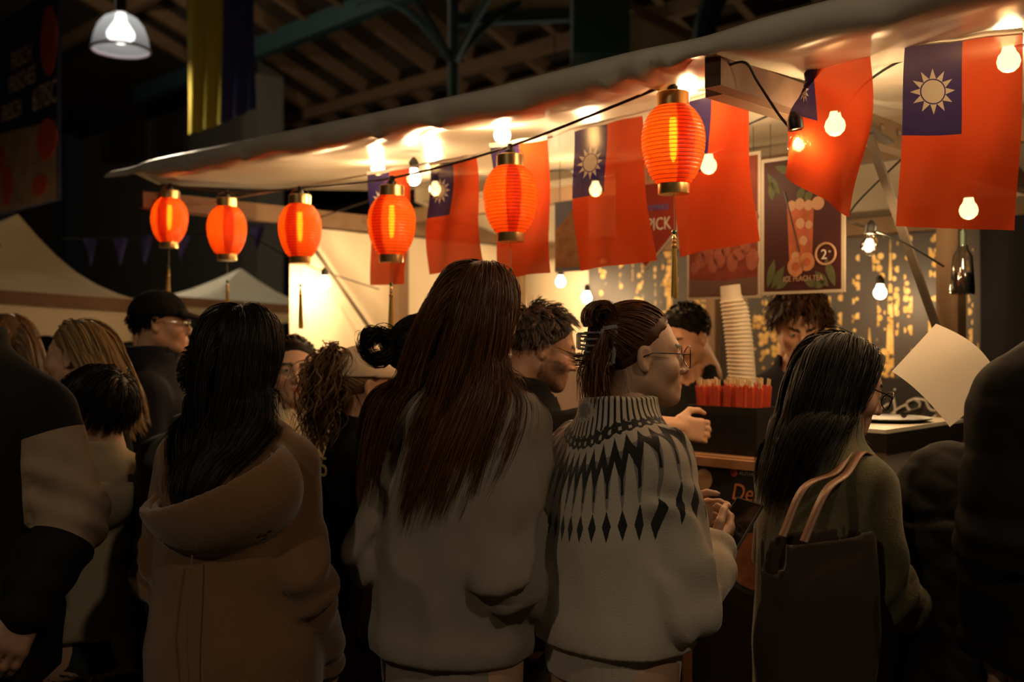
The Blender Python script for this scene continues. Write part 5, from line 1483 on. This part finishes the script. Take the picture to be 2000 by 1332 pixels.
# --- woman in the patterned sweater
def sweater_mat():
    m = bpy.data.materials.new('yoke_sweater'); n, l = nodes_of(m); bs = n['Principled BSDF']
    bs.inputs['Roughness'].default_value = .9; bs.inputs['Sheen Weight'].default_value = .35; bs.inputs['Specular IOR Level'].default_value = .2
    tc = n.new('ShaderNodeTexCoord')
    def M(op, a_, b_=None, c_=None):
        x = n.new('ShaderNodeMath'); x.operation = op
        for i, q in enumerate((a_, b_, c_)):
            if q is None: continue
            if isinstance(q, (int, float)): x.inputs[i].default_value = q
            else: l.new(q, x.inputs[i])
        return x.outputs[0]
    off = n.new('ShaderNodeVectorMath'); off.operation = 'SUBTRACT'; off.inputs[1].default_value = YOKE; l.new(tc.outputs['Object'], off.inputs[0])
    sp = n.new('ShaderNodeSeparateXYZ'); l.new(off.outputs[0], sp.inputs[0])
    X, Y, Z = sp.outputs
    ln = n.new('ShaderNodeVectorMath'); ln.operation = 'LENGTH'; l.new(off.outputs[0], ln.inputs[0]); r = M('MULTIPLY', ln.outputs['Value'], 1.12)
    th = M('ARCTAN2', X, Y)
    nz = n.new('ShaderNodeTexNoise'); nz.inputs['Scale'].default_value = 170; l.new(tc.outputs['Object'], nz.inputs['Vector'])
    r = M('ADD', r, M('MULTIPLY', M('SUBTRACT', nz.outputs[0], .5), .008))
    NR_ = 33.0
    def tri(nrep, ph=0.0):   # 0 at the cell centre, 1 at its edge
        return M('MULTIPLY', M('ABSOLUTE', M('SUBTRACT', M('FRACT', M('ADD', M('MULTIPLY', th, nrep / (2 * math.pi)), 50 + ph)), .5)), 2)
    t1 = tri(NR_); t2 = tri(NR_, .5); 
    def band(x, lo_, hi_): return M('MULTIPLY', M('GREATER_THAN', x, lo_), M('LESS_THAN', x, hi_))
    # ribbed stripes under the collar
    rib = M('MULTIPLY', band(r, .100, .122), M('GREATER_THAN', tri(44), .62))
    # small black band with light dots
    z1 = band(M('ADD', r, M('MULTIPLY', t1, .006)), .124, .146)
    dot = M('MULTIPLY', M('LESS_THAN', t1, .32), band(r, .130, .138))
    z1 = M('MULTIPLY', z1, M('SUBTRACT', 1, dot))
    # first zigzag edge, then the large black zigzag with long points
    zz = band(M('ADD', r, M('MULTIPLY', t2, -.050)), .148, .194)
    spike = M('MULTIPLY', M('LESS_THAN', M('ADD', t2, M('MULTIPLY', M('SUBTRACT', r, .20), 14.)), .18), band(r, .19, .235)) 
    tip = M('MULTIPLY', M('GREATER_THAN', t2, .84), band(r, .20, .262))
    black = M('MAXIMUM', M('MAXIMUM', rib, z1), M('MAXIMUM', zz, tip))
    grey = M('MULTIPLY', M('GREATER_THAN', M('SUBTRACT', t2, M('MULTIPLY', M('SUBTRACT', r, .19), 7.0)), .22), band(r, .18, .285))
    # row of diamonds
    dia = M('LESS_THAN', M('ADD', M('MULTIPLY', t1, .019), M('MULTIPLY', M('ABSOLUTE', M('SUBTRACT', r, .318)), .36)), .0112)
    black = M('MAXIMUM', black, dia)
    gc = M('MULTIPLY', M('LESS_THAN', r, .098), M('GREATER_THAN', Z, -.02))
    m1 = n.new('ShaderNodeMix'); m1.data_type = 'RGBA'; l.new(M('MAXIMUM', grey, gc), m1.inputs[0]); m1.inputs[6].default_value = (.42, .355, .27, 1); m1.inputs[7].default_value = (.19, .165, .145, 1)
    m2 = n.new('ShaderNodeMix'); m2.data_type = 'RGBA'; l.new(black, m2.inputs[0]); l.new(m1.outputs[2], m2.inputs[6]); m2.inputs[7].default_value = (.012, .010, .010, 1)
    l.new(m2.outputs[2], bs.inputs['Base Color'])
    kn = n.new('ShaderNodeTexNoise'); kn.inputs['Scale'].default_value = 300; l.new(tc.outputs['Object'], kn.inputs['Vector'])
    bp = n.new('ShaderNodeBump'); bp.inputs['Strength'].default_value = .5; bp.inputs['Distance'].default_value = .003; l.new(kn.outputs[0], bp.inputs['Height']); l.new(bp.outputs[0], bs.inputs['Normal'])
    return m
a = Person('woman with a clear hair clip and round glasses in a white black patterned sweater', .235, 2.28, -56, 1.685, lean=(.0, .015), hyaw=-27, hoff=(.0, .04), bulk=1.06,
           R=((.190, .040, 1.03), (.118, .185, 1.115)), L=((-.20, .03, 1.09), (-.05, .25, 1.16)),
           handR=dict(dir=(-.10, .85, .42), back=(.75, -.1, -.6), curl=(.55, .7, .5), thumb=(.0, .3, 1), res=.005), handL=dict(dir=(.5, .8, .2)))
a.body(.0042)
YOKE = tuple(a.nb + np.array([0, -.0, .015]))
def collar_knit(p):
    c = np.float32(a.nb + (0, .002, .025)); q = p - c
    rr_ = np.hypot(q[:, 0], q[:, 1] * 1.0); th = np.arctan2(q[:, 0], q[:, 1])
    d = np.hypot(rr_ - .067 + .22 * q[:, 2], np.maximum(np.abs(q[:, 2] + .012) - .018, 0)) - .012
    return d - .0010 * np.sin(th * 80)
F1, lo, hi = a.top_f(e=.026, hem=.86, fold=.012, fs=.8, ae=.030, wf=1.16, hipf=.94, neck=.053, collar=collar_knit)
def fkn(p):
    d = F1(p); band = loft(p, [(.84, .160, .128, .0, -.008), (.935, .168, .136, .0, -.008)], 2.4) - .0016 * np.sin(np.arctan2(p[:, 0], p[:, 1]) * 120)
    return np.minimum(np.maximum(d - .006 * np.exp(-((p[:, 2] - .965) / .05) ** 2), .925 - p[:, 2]), band)
V, Q = surface(fkn, lo, hi, .0085)
fastmesh('sweater', V, Q, sweater_mat(), a.o)
bun = np.float32((.01, -.100, .070))
def to_bun(s, target, up=.0):
    tg = s.head_to_local(target[None])[0]
    def f(p, t):
        d = tg - p; return d / (np.linalg.norm(d, axis=1)[:, None] + 1e-6)
    return f, tg
ff, tg = to_bun(a, bun)
def d0_bun(q, v):
    d = bun - q; return d / (np.linalg.norm(d, axis=1)[:, None] + 1e-6)
# twisted knot on top, loose ends below the clip
ex = []
rn = np.random.default_rng(4)
for i in range(620):     # knot: loops that rise and fold over
    ph = rn.random() * 6.28; r0 = .010 + .030 * rn.random(); t_ = np.linspace(0, 1, 13); x0_ = rn.normal() * .024 + .01
    an = -0.6 + t_ * (3.6 + rn.random())
    ex.append(np.stack([x0_ + .010 * np.sin(an + ph), -.100 - r0 * np.cos(an) * .9, .085 + r0 * np.sin(an) * 1.0], 1))
for i in range(1000):     # loose ends
    t_ = np.linspace(0, 1, 13); x0_ = rn.normal() * .034 + .005; L_ = .09 + .10 * rn.random(); sp_ = rn.random()
    y = -.088 - .020 * rn.random() - sp_ * .030 * t_ - .012 * np.sin(t_ * 3) + .02 * t_ * (1 - sp_); z = .055 - .05 * rn.random() - t_ * L_ + .02 * sp_ * t_ * t_
    ex.append(np.stack([x0_ * (1 + .5 * t_), y, z], 1))
for i in range(60):      # wisp blown backwards
    t_ = np.linspace(0, 1, 13); k = rn.random(); L_ = .05 + .045 * k
    ex.append(np.stack([rn.normal() * .02 + 0 * t_, -.105 - L_ * t_, .0 - .045 * t_ + .04 * t_ ** 2 * (.5 + k) + rn.normal() * .008], 1))
ex = np.stack([a.head_to_local(e) for e in ex]).astype(np.float32)
a.hair('auburn', 5000, 13, lambda q, v: np.linalg.norm(q - bun, axis=1) * 1.15 + .01, d0_bun, ff, thick=.012, width=.0019, clump=.35, grav=.5, jitter=.05, extra_pts=ex, capcut=-.006,
       stop=lambda p: np.linalg.norm(p - tg, axis=1) < .02, line=([0, 30, 55, 70, 82, 95, 125, 180], [42, 40, 32, 20, 4, -16, -38, -44]))
a.glasses(M_spec, rx=.0265, rz=.0255, r=.0013, y=.108)
# hair clip
M_acr = mat('clip_acrylic', (.55, .52, .50), .12, trans=.55, coat=.5, var=.4, vscale=120)
b = MB()
def hl(*q): return tuple(a.head_to_local(np.array([q]))[0])
cx = -.0
clip_pts = [(.050, -.098, .072), (.050, -.114, .068), (.052, -.126, -.004), (.054, -.108, -.006)]
def loopbar(pts, r, b):
    for i in range(len(pts)): b.tube([hl(*pts[i]), hl(*pts[(i + 1) % len(pts)])], r, 6)
loopbar([(.066, -.070, .064), (.056, -.100, .058), (.060, -.114, -.024), (.070, -.082, -.020)], .0055, b)
loopbar([(-.040, -.085, .070), (-.030, -.112, .066), (-.034, -.122, -.010), (-.044, -.092, -.012)], .0055, b)
for sg in (1, -1):
    for z in (.020, .030, .040): b.tube([hl(sg * .004, -.122, z), hl(sg * .010, -.142, z + .002)], .0026, 6)
    loopbar([(sg * .003, -.124, .048), (sg * .012, -.146, .048), (sg * .012, -.146, .014), (sg * .003, -.124, .012)], .003, b)
    for z in (.05, .035, .02, .005): b.tube([hl(sg * .056, -.108, z), hl(sg * .006, -.130, z)], .0028, 6)
b.build('hair_clip', M_acr, a.o)
b = MB(); b.lathe([(.0003, .002), (.002, 0), (.0003, -.002)], 8, hl(.085, -.002, -.036)); b.build('earring', M_gold, a.o)
a.dress_legs()
KN = a
ph = a.wr['R'] + norm((-.10, .85, .42)) * .105
pm_ = a.o.matrix_basis @ Vector(tuple(ph))
ph_o = thing('smartphone', 'dark smartphone held by the woman in the patterned sweater', 'phone', pm_, math.radians(-58))
b = MB(); Mp = Matrix.Rotation(math.radians(48), 3, 'X') @ Matrix.Rotation(math.radians(12), 3, 'Y')
b.box((0, 0, 0), (.074, .150, .008), Mp); b.build('case', mat('phone_case', (.10, .085, .07), .35), ph_o)
b = MB(); b.box(Mp @ Vector((0, 0, .0046)), (.068, .144, .001), Mp); b.build('screen', mat('phone_glass', (.01, .008, .007), .08), ph_o)

# --- woman in olive with the tote
a = Person('woman with black hair and glasses in an olive wool jacket', .757, 2.40, -64, 1.615, hyaw=-22, hpitch=20, hoff=(0, .03), bulk=1.04, R=((.19, .0, 1.04), (.16, .19, .93)), L=((-.19, .02, 1.04), (-.12, .22, .95)))
a.body(.0052)
def collar_s(p):
    c = np.float32(a.nb + (0, .0, .02)); q = p - c
    return np.hypot(np.hypot(q[:, 0], q[:, 1]) - .078, np.maximum(np.abs(q[:, 2]) - .025, 0)) - .012
a.top('wool_jacket', F_olive, .0095, e=.026, ae=.026, hem=.75, fold=.008, fs=.8, wf=1.15, neck=.060, collar=collar_s)
long_hair(a, 'black', .37, bias=(.0, -.30, 0), N=6500, S=18, thick=.022, back=.8, clump=.45, width=.002, lenvar=.2, conv=3.0, convy=1.5)
a.glasses(M_spec, r=.0018, y=.110)
a.dress_legs()
OL = a
# tote bag on her shoulder
wb = a.o.matrix_basis
tb = thing('tote_bag', 'dark leather tote bag with brown straps on the shoulder of the olive jacket', 'bag', wb @ Vector((.185, -.20, .84)), math.radians(-64))
M_lea = fab('leather_dark', (.030, .018, .012), rough=.5, bump=.2, bscale=120); M_strap = mat('strap_leather', (.25, .125, .07), .45, var=.2)
def ftb(p):
    t_ = (p[:, 2] + .02) / .40
    q = p.copy(); d = rbox(q, (0, 0, .17), (.060, .135, .19), .03)
    return smax(d - .010 * noise(p * 9), -rbox(p, (0, 0, .27), (.045, .118, .15), .02), .006)
V, Q = surface(ftb, (-.14, -.27, -.06), (.14, .27, .42), .011); fastmesh('bag_body', V, Q, M_lea, tb)
shl = a.sh['R']
for k, xo in enumerate((-.03, .035)):
    pts = [Vector((xo, -.07, .34)), Vector((xo - .0, -.01, .44)), Vector((-.035 + xo * .5, .10, .465)), Vector((-.062 + xo * .5, .175, .507)), Vector((-.075 + xo * .4, .225, .47)), Vector((-.10, .20, .38)), Vector((-.10, .10, .33)), Vector((-.06, .03, .32))]
    pts = spline(pts, 6); v = []; f = []
    for i, q in enumerate(pts):
        dd = (pts[min(i + 1, len(pts) - 1)] - pts[max(i - 1, 0)]).normalized(); sd = dd.cross(Vector((1, 0, 0))).cross(dd).normalized() if k < 9 else 0
        sd = Vector((1, 0, 0)) - dd * dd.x; sd.normalize(); nr_ = dd.cross(sd)
        for s1, s2 in ((-1, -1), (1, -1), (1, 1), (-1, 1)): v.append(q + sd * .011 * s1 + nr_ * .002 * s2)
    for i in range(len(pts) - 1):
        for j in range(4): f.append((i * 4 + j, i * 4 + (j + 1) % 4, i * 4 + 4 + (j + 1) % 4, i * 4 + 4 + j))
    mesh('strap', v, f, M_strap, tb, True)

# --- bearded man
a = Person('bearded man with glasses and short greying hair in a black jacket looking down', .040, 2.92, -82, 1.70, male=True, hpitch=16, hoff=(0, .03), skin=(.50, .27, .16), bulk=1.08, bare='R', R=((.107, .215, 1.345), (.035, .445, 1.345)), handR=dict(dir=(-.05, .95, -.15), res=.006))
a.body(.0055, beard=(.10, .06, .04))
def collar_z(p):
    c = np.float32(a.nb + (0, .0, .025)); q = p - c
    return np.hypot(np.hypot(q[:, 0], q[:, 1]) - .082, np.maximum(np.abs(q[:, 2]) - .03, 0)) - .012
a.top('jacket', F_black, .012, e=.028, ae=.028, hem=.75, fold=.007, neck=.066, collar=collar_z, arms='L', body_extra=lambda p: cap(p, a.sh['R'], a.sh['R'] * .12 + a.el['R'] * .88, .070, .066))
short_hair(a, 'greybrown', .055, N=1500, curl=.004, fwd=.1, thick=.016)
a.glasses(mat('spectacle_brown', (.12, .06, .03), .3, .6), rx=.025, rz=.018)
a.dress_legs()

# --- woman with looped bun and teddy jacket
a = Person('woman with a dark looped bun in a fluffy beige jacket behind the long haired woman', -.240, 2.70, -70, 1.668, bulk=1.04, hyaw=-5)
a.body(.007)
a.top('teddy_jacket', F_teddy, .011, e=.05, ae=.045, hem=.80, fold=.012, fs=1.5, neck=.064)
ex = []
for i in range(380):
    t_ = np.linspace(0, 1, 15); r0 = .024 + .022 * rn.random(); x0_ = rn.normal() * .018; an = .2 + t_ * 6.4
    ox, oz = rn.normal(size=2) * .007; ex.append(np.stack([x0_ + .012 * np.sin(an * .5), -.148 + ox - r0 * np.cos(an + ox * 30) * (.8 + .3 * t_), .030 + oz + r0 * np.sin(an) * (1.15 - .3 * t_)], 1))
ex = np.stack([a.head_to_local(e) for e in ex]).astype(np.float32)
tg2 = np.float32((0, -.125, .03)); f2, tgl = to_bun(a, tg2)
a.hair('black', 1700, 12, lambda q, v: np.linalg.norm(q - tg2, axis=1) * 1.15 + .01, lambda q, v: (tg2 - q) / (np.linalg.norm(tg2 - q, axis=1)[:, None] + 1e-6), f2, thick=.012, width=.004, grav=.5, extra_pts=None, stop=lambda p: np.linalg.norm(p - tgl, axis=1) < .02)
V, Q, C = ribbons(ex, .0032, a.hc, rn.integers(0, 50, len(ex)))
fastmesh('hair_bun', V, Q, HAIR['black'], a.o, np.repeat(C[:, None], 3, 1))
a.dress_legs()

# --- curly haired woman with cap
a = Person('woman with a curly light brown ponytail and beige cap in a black number shirt', -.470, 3.06, -66, 1.580, bulk=1.0, skin=(.55, .33, .21))
a.body(.006)
a.top('black_shirt', F_black, .012, e=.016, ae=.016, hem=.80, fold=.006, neck=.060)
pt = np.float32((0, -.108, .06)); f2, tgl = to_bun(a, pt)
a.hair('lightbrown', 1100, 10, lambda q, v: np.linalg.norm(q - pt, axis=1) * 1.1 + .01, lambda q, v: (pt - q) / (np.linalg.norm(pt - q, axis=1)[:, None] + 1e-6), f2, thick=.006, width=.004, grav=.5, stop=lambda p: np.linalg.norm(p - tgl, axis=1) < .02, capoff=.001, keep=lambda v: v[:, 2] < .12)
ex = []
for i in range(900):
    t_ = np.linspace(0, 1, 22); L_ = .16 + .16 * rn.random(); sp_ = rn.normal(size=2) * .034; fr_ = 16 + 8 * rn.random(); p_ = rn.random() * 6.28; am = .010 * (.5 + rn.random())
    out = np.minimum(1, t_ * 3)
    x = sp_[0] * out + am * np.sin(fr_ * t_ + p_); y = -.105 - .035 * np.sin(np.minimum(1, t_ * 1.6) * 1.57) + sp_[1] * out * .9 + am * np.cos(fr_ * t_ + p_); z = .085 + .035 * np.sin(t_ * 6) * (t_ < .5) + sp_[0] * .5 - L_ * t_ ** 1.15
    ex.append(np.stack([x, y, z], 1))
ex = np.stack([a.head_to_local(e) for e in ex]).astype(np.float32)
V, Q, C = ribbons(ex, .0036, a.hc, rn.integers(0, 60, len(ex)))
fastmesh('ponytail', V, Q, HAIR['lightbrown'], a.o, np.repeat(C[:, None], 3, 1))
def cap_part(s, m, name='cap', brim=True, bm=None):
    def f(p):
        q = s.world_to_head(p)
        o = ell(q, (0, -.012, .030), (.088, .110, .094)); d = smax(o, .026 - q[:, 2] - .10 * np.clip(q[:, 1], 0, .1), .004)
        d = np.maximum(d, -ell(q, (0, -.012, .030), (.081, .103, .087)))
        if brim:
            c2 = q - np.float32((0, .088, .040)); h_ = c2[:, 2] + .35 * np.clip(c2[:, 1], 0, .1) + 3.2 * c2[:, 0] ** 2
            br = smax(np.abs(h_) - .0058, np.hypot(c2[:, 0] / .074, (c2[:, 1] + .01) / .088) * .08 - .08, .004)
            br = np.maximum(br, -c2[:, 1] - .012)
            d = smin(d, br, .004)
        return d * s.hs * .9
    V, Q = surface(f, s.hc - .24, s.hc + .24, .0052)
    o = fastmesh(name, V, Q, m, s.o)
    b = MB(); b.lathe([(.001, .006), (.007, .004), (.009, 0)], 10, tuple(s.head_to_local(np.array([(0, -.012, .124)]))[0])); b.build('button', m, o)
    return o
cap_part(a, fab('cap_beige', (.56, .44, .30), bump=.15))
b = MB(); hl2 = lambda *q: tuple(a.head_to_local(np.array([q]))[0])
b.tube([hl2(.0, -.100, .055), hl2(.0, -.118, .075), hl2(.0, -.135, .105), hl2(0, -.138, .118)], [.008, .012, .011, .005], 6); b.build('hair_grip', M_black, a.o)
tx = text_mesh('shirt_number', '5', .085, fab('number_gold', (.45, .33, .13)), a.o, (.0, 0, 0), (0, 0, 0))
tx.location = (.055, -.136, 1.20); tx.rotation_euler = (math.pi / 2 + .06, 0, .45)
a.dress_legs()

# --- woman with glasses facing the viewer
a = Person('woman with round glasses and tied back dark hair facing the viewer in a cream top', -.775, 3.52, 198, 1.618, skin=(.60, .36, .22))
a.body(.0052); a.top('cream_top', F_yel, .013, e=.018, hem=.8, fold=.005, neck=.054)
f2, tgl = to_bun(a, np.float32((0, -.12, .02)))
a.hair('black', 1300, 10, lambda q, v: np.linalg.norm(q - np.float32((0, -.12, .02)), axis=1) * 1.15, lambda q, v: (np.float32((0, -.12, .02)) - q), f2, thick=.012, width=.0045, grav=.5, stop=lambda p: np.linalg.norm(p - tgl, axis=1) < .02)
a.glasses(mat('spectacle_gold', (.5, .36, .2), .3, .8), r=.001)
a.dress_legs()

# --- man in the black cap
a = Person('man with a black cap and glasses in a dark zipped jacket', -1.345, 3.75, -78, 1.785, male=True, skin=(.50, .29, .18), bulk=1.1)
a.body(.0055)
a.top('jacket', F_navy, .014, e=.034, ae=.034, hem=.75, fold=.006, neck=.068, collar=lambda p: np.hypot(np.hypot(p[:, 0] - a.nb[0], p[:, 1] - a.nb[1]) - .086, np.maximum(np.abs(p[:, 2] - a.nb[2] - .03) - .04, 0)) - .014)
short_hair(a, 'black', .05, N=500, thick=.003, capoff=.001, keep=lambda v: v[:, 2] < .12)
cap_part(a, F_black); a.glasses(mat('spectacle_silver', (.5, .48, .45), .2, .9), r=.0012); a.dress_legs()

# --- boy in the cream hoodie
a = Person('boy with a black bowl cut in a cream hooded sweatshirt', -1.165, 2.78, 22, 1.525, hyaw=62, hs=.95, skin=(.50, .29, .18), bulk=1.0)
a.body(.0055)
hc2 = np.array([.01, -.105, 1.215]); hh2 = hoodshell((.150, .128, .125), .034, hc2, norm((.18, -.30, .93)), .05, .012)
F1, lo, hi = a.top_f(e=.030, ae=.030, hem=.94, fold=.008, fs=.7, neck=.058, wf=1.15, extra=hh2)
def fb(p):
    band = loft(p, [(.795, .158, .128, 0, -.008), (.875, .168, .136, 0, -.008)], 2.4)
    return np.minimum(F1(p), band)
lo[2] = .74; V, Q = surface(fb, lo, hi, .011); fastmesh('hoodie', V, Q, F_cream, a.o)
short_hair(a, 'black', .105, N=3200, S=9, fwd=.25, thick=.014, down=.9, width=.003)
a.dress_legs(mat('jeans_blueblack', (.014, .018, .024), .85))

# --- blonde woman in profile
a = Person('blonde woman looking left in a black coat', -1.43, 3.32, 84, 1.668, skin=(.58, .33, .20))
a.body(.0055); a.top('coat', F_black, .014, e=.028, hem=.5, fold=.006, neck=.060)
long_hair(a, 'blonde', .30, bias=(0, -.4, 0), N=2600, S=12, thick=.025, width=.0035, back=1.5, clump=.5, curl=.006, conv=1.5, convy=2)
b = MB(); b.lathe([(.001, .006), (.006, .003), (.007, -.003), (.001, -.006)], 10, tuple(a.head_to_local(np.array([(-.085, -.06, .045)]))[0])); b.build('hair_pin', mat('pearl', (.8, .75, .65), .15), a.o)
a.dress_legs()
# --- light haired person behind the man at the left edge
a = Person('person with long light brown hair at the far left behind the dark jacket', -1.80, 3.55, 40, 1.70)
a.body(.007); a.top('coat', F_black, .016, e=.03, hem=.5, fold=.006, neck=.060)
long_hair(a, 'lightbrown', .36, N=1200, S=10, thick=.03, width=.005, back=.7); a.dress_legs()

# --- man at the left edge
a = Person('man in a black jacket with tan and white sleeve panels at the left edge', -1.245, 2.22, 186, 1.868, male=True, slump=.03, hyaw=74, skin=(.26, .13, .075), bulk=1.08,
           L=((-.262, .02, 1.205), (-.205, .14, 1.035)), R=((.23, .0, 1.17), (.22, .12, .94)), handL=dict(dir=(.25, .45, -.85), back=(-.55, .8, .25), curl=(.45, .55, .35), thumb=(.9, .3, -.2), res=.005))
a.body(.0055)
ft, lo, hi = a.top_f(e=.030, ae=.028, hem=.78, fold=.009, neck=.066, collar=lambda p: np.hypot(np.hypot(p[:, 0] - a.nb[0], p[:, 1] - a.nb[1]) - .080, np.maximum(np.abs(p[:, 2] - a.nb[2] - .02) - .02, 0)) - .014)
V, Q = surface(ft, lo, hi, .010)
def armt(nm):
    sh, el, wr = a.sh[nm], a.el[nm], a.wr[nm]
    u1 = (V - np.float32(sh)) @ norm(el - sh) / np.linalg.norm(el - sh); u2 = (V - np.float32(el)) @ norm(wr - el) / np.linalg.norm(wr - el)
    near = .10 - np.minimum(cap(V, sh, el, 0), cap(V, el, wr, 0))
    return u1, u2, near
msk = np.full((len(V), 2), -1.0, np.float32)
for nm, sg in (('L', -1), ('R', 1)):
    u1, u2, near = armt(nm)
    out_ = (V[:, 0] - a.sh[nm][0]) * sg + .005
    msk[:, 0] = np.maximum(msk[:, 0], np.minimum.reduce([near * 8, out_ * 12, (u1 - .22) * 2, (.25 - u2) * 2]))
    msk[:, 1] = np.maximum(msk[:, 1], np.minimum.reduce([near * 8, (u2 - .02) * 2, (.26 - u2 + .8 * out_) * 2, -(out_ + .02) * 12]))
mj = mat('panel_jacket', (.007, .007, .007), .85, bump=.15, bscale=200, spec=.15); n_, l_ = nodes_of(mj)
at_ = n_.new('ShaderNodeAttribute'); at_.attribute_name = 'tone'; spc = n_.new('ShaderNodeSeparateColor'); l_.new(at_.outputs['Color'], spc.inputs[0])
prev = None
for ch, cc_ in ((0, (.25, .175, .115)), (1, (.45, .41, .36))):
    g_ = n_.new('ShaderNodeMath'); g_.operation = 'GREATER_THAN'; g_.inputs[1].default_value = .5; l_.new(spc.outputs[ch], g_.inputs[0])
    mx_ = n_.new('ShaderNodeMix'); mx_.data_type = 'RGBA'; l_.new(g_.outputs[0], mx_.inputs[0]); mx_.inputs[7].default_value = (*cc_, 1)
    if prev is None: mx_.inputs[6].default_value = (.007, .007, .0075, 1)
    else: l_.new(prev, mx_.inputs[6])
    prev = mx_.outputs[2]
l_.new(prev, n_['Principled BSDF'].inputs['Base Color'])
mk_ = np.zeros((len(V), 3), np.float32); mk_[:, :2] = np.clip(.5 + msk, 0, 1)
oj = fastmesh('jacket', V, Q, mj, a.o, mk_)
short_hair(a, 'black', .06, N=900, thick=.014); a.dress_legs()

# --- quilted jacket
a = Person('person in a black quilted jacket in the right foreground, back turned', 1.115, 2.28, -22, 1.53, bulk=1.25, lean=(.03, .06), hoff=(.11, .05), hpitch=30, L=((-.27, .0, 1.00), (-.27, .12, .82)), R=((.26, .02, 1.0), (.22, .2, .9)), slump=-.05)
a.body(.008)
def quilt(p):
    s_ = p[:, 0] * .8 + p[:, 1] * .5; A_ = np.abs(np.sin((s_ + p[:, 2] * .8) * 45 + .8 * noise(p * 5))); B_ = np.abs(np.sin((s_ - p[:, 2] * .8) * 45 + .8 * noise(p * 6 + 3)))
    sm_ = .008 * np.exp(-((p[:, 2] - 1.215 + .15 * np.abs(p[:, 0])) / .008) ** 2)
    return .007 * (np.minimum(A_, B_) ** .6 - .5) - sm_
a.top('quilted_jacket', F_quilt, .0095, e=.045, ae=.050, hem=.58, fold=.012, fs=.9, flare=.55, neck=.064, quilt=quilt, kk=.06)
short_hair(a, 'black', .08, N=800); a.dress_legs()
# --- puffer at the right edge
a = Person('tall person in a black down jacket cut off by the right edge', 1.185, 1.90, -12, 1.95, male=True, bulk=1.12, slump=.055)
a.body(.008); a.top('down_jacket', F_puffb, .0105, e=.050, ae=.050, hem=.85, fold=.005, puff=(.115, .009), neck=.068, collar=lambda p: np.hypot(np.hypot(p[:, 0] - a.nb[0], p[:, 1] - a.nb[1]) - .10, np.maximum(np.abs(p[:, 2] - a.nb[2] - .03) - .05, 0)) - .03)
short_hair(a, 'black', .06, N=800); a.dress_legs()

# --- vendors
a = Person('vendor with cropped black hair in a black shirt reaching across the counter', .700, 3.82, 128, 1.735, male=True, skin=(.62, .36, .22), hpitch=22, hoff=(0, .03), R=((.23, .08, 1.1), (.15, .30, 1.16)), L=((-.23, .08, 1.1), (-.15, .30, 1.16)))
a.body(.0055); a.top('black_shirt', F_black, .013, e=.016, ae=.020, hem=.8, fold=.006, neck=.066)
short_hair(a, 'black', .025, N=1200, thick=.006, capoff=.004); a.dress_legs()
a = Person('vendor with a brown mop of hair looking down in a navy shirt and apron', 1.065, 3.72, 172, 1.775, male=True, skin=(.60, .35, .22), hpitch=24, hoff=(0, .035), R=((.25, .12, 1.10), (.12, .33, 1.12)), L=((-.25, .12, 1.10), (-.12, .33, 1.12)))
a.body(.005); a.top('navy_shirt', F_navy, .013, e=.018, ae=.02, hem=.8, fold=.006, neck=.064)
F1, lo, hi = a.top_f(e=.024, hem=.6, fold=.004, arms='', neck=.1)
V, Q = surface(lambda p: np.maximum(np.maximum(F1(p), -p[:, 1] + .02), p[:, 2] - 1.27 + 1.2 * np.maximum(np.abs(p[:, 0]) - .08, 0)), lo, hi, .012); ap_ = fastmesh('apron', V, Q, F_apron, a.o)
b = MB()
for sg in (1, -1): b.tube([(sg * .075, .118, 1.27), (sg * .07, .095, 1.36), (sg * .065, .03, 1.47)], .006, 6)
b.build('apron_strap', fab('strap_pale', (.55, .45, .32)), ap_)
short_hair(a, 'brown', .095, N=2300, S=10, fwd=.35, thick=.035, down=.7, width=.0045, curl=.006); a.dress_legs()
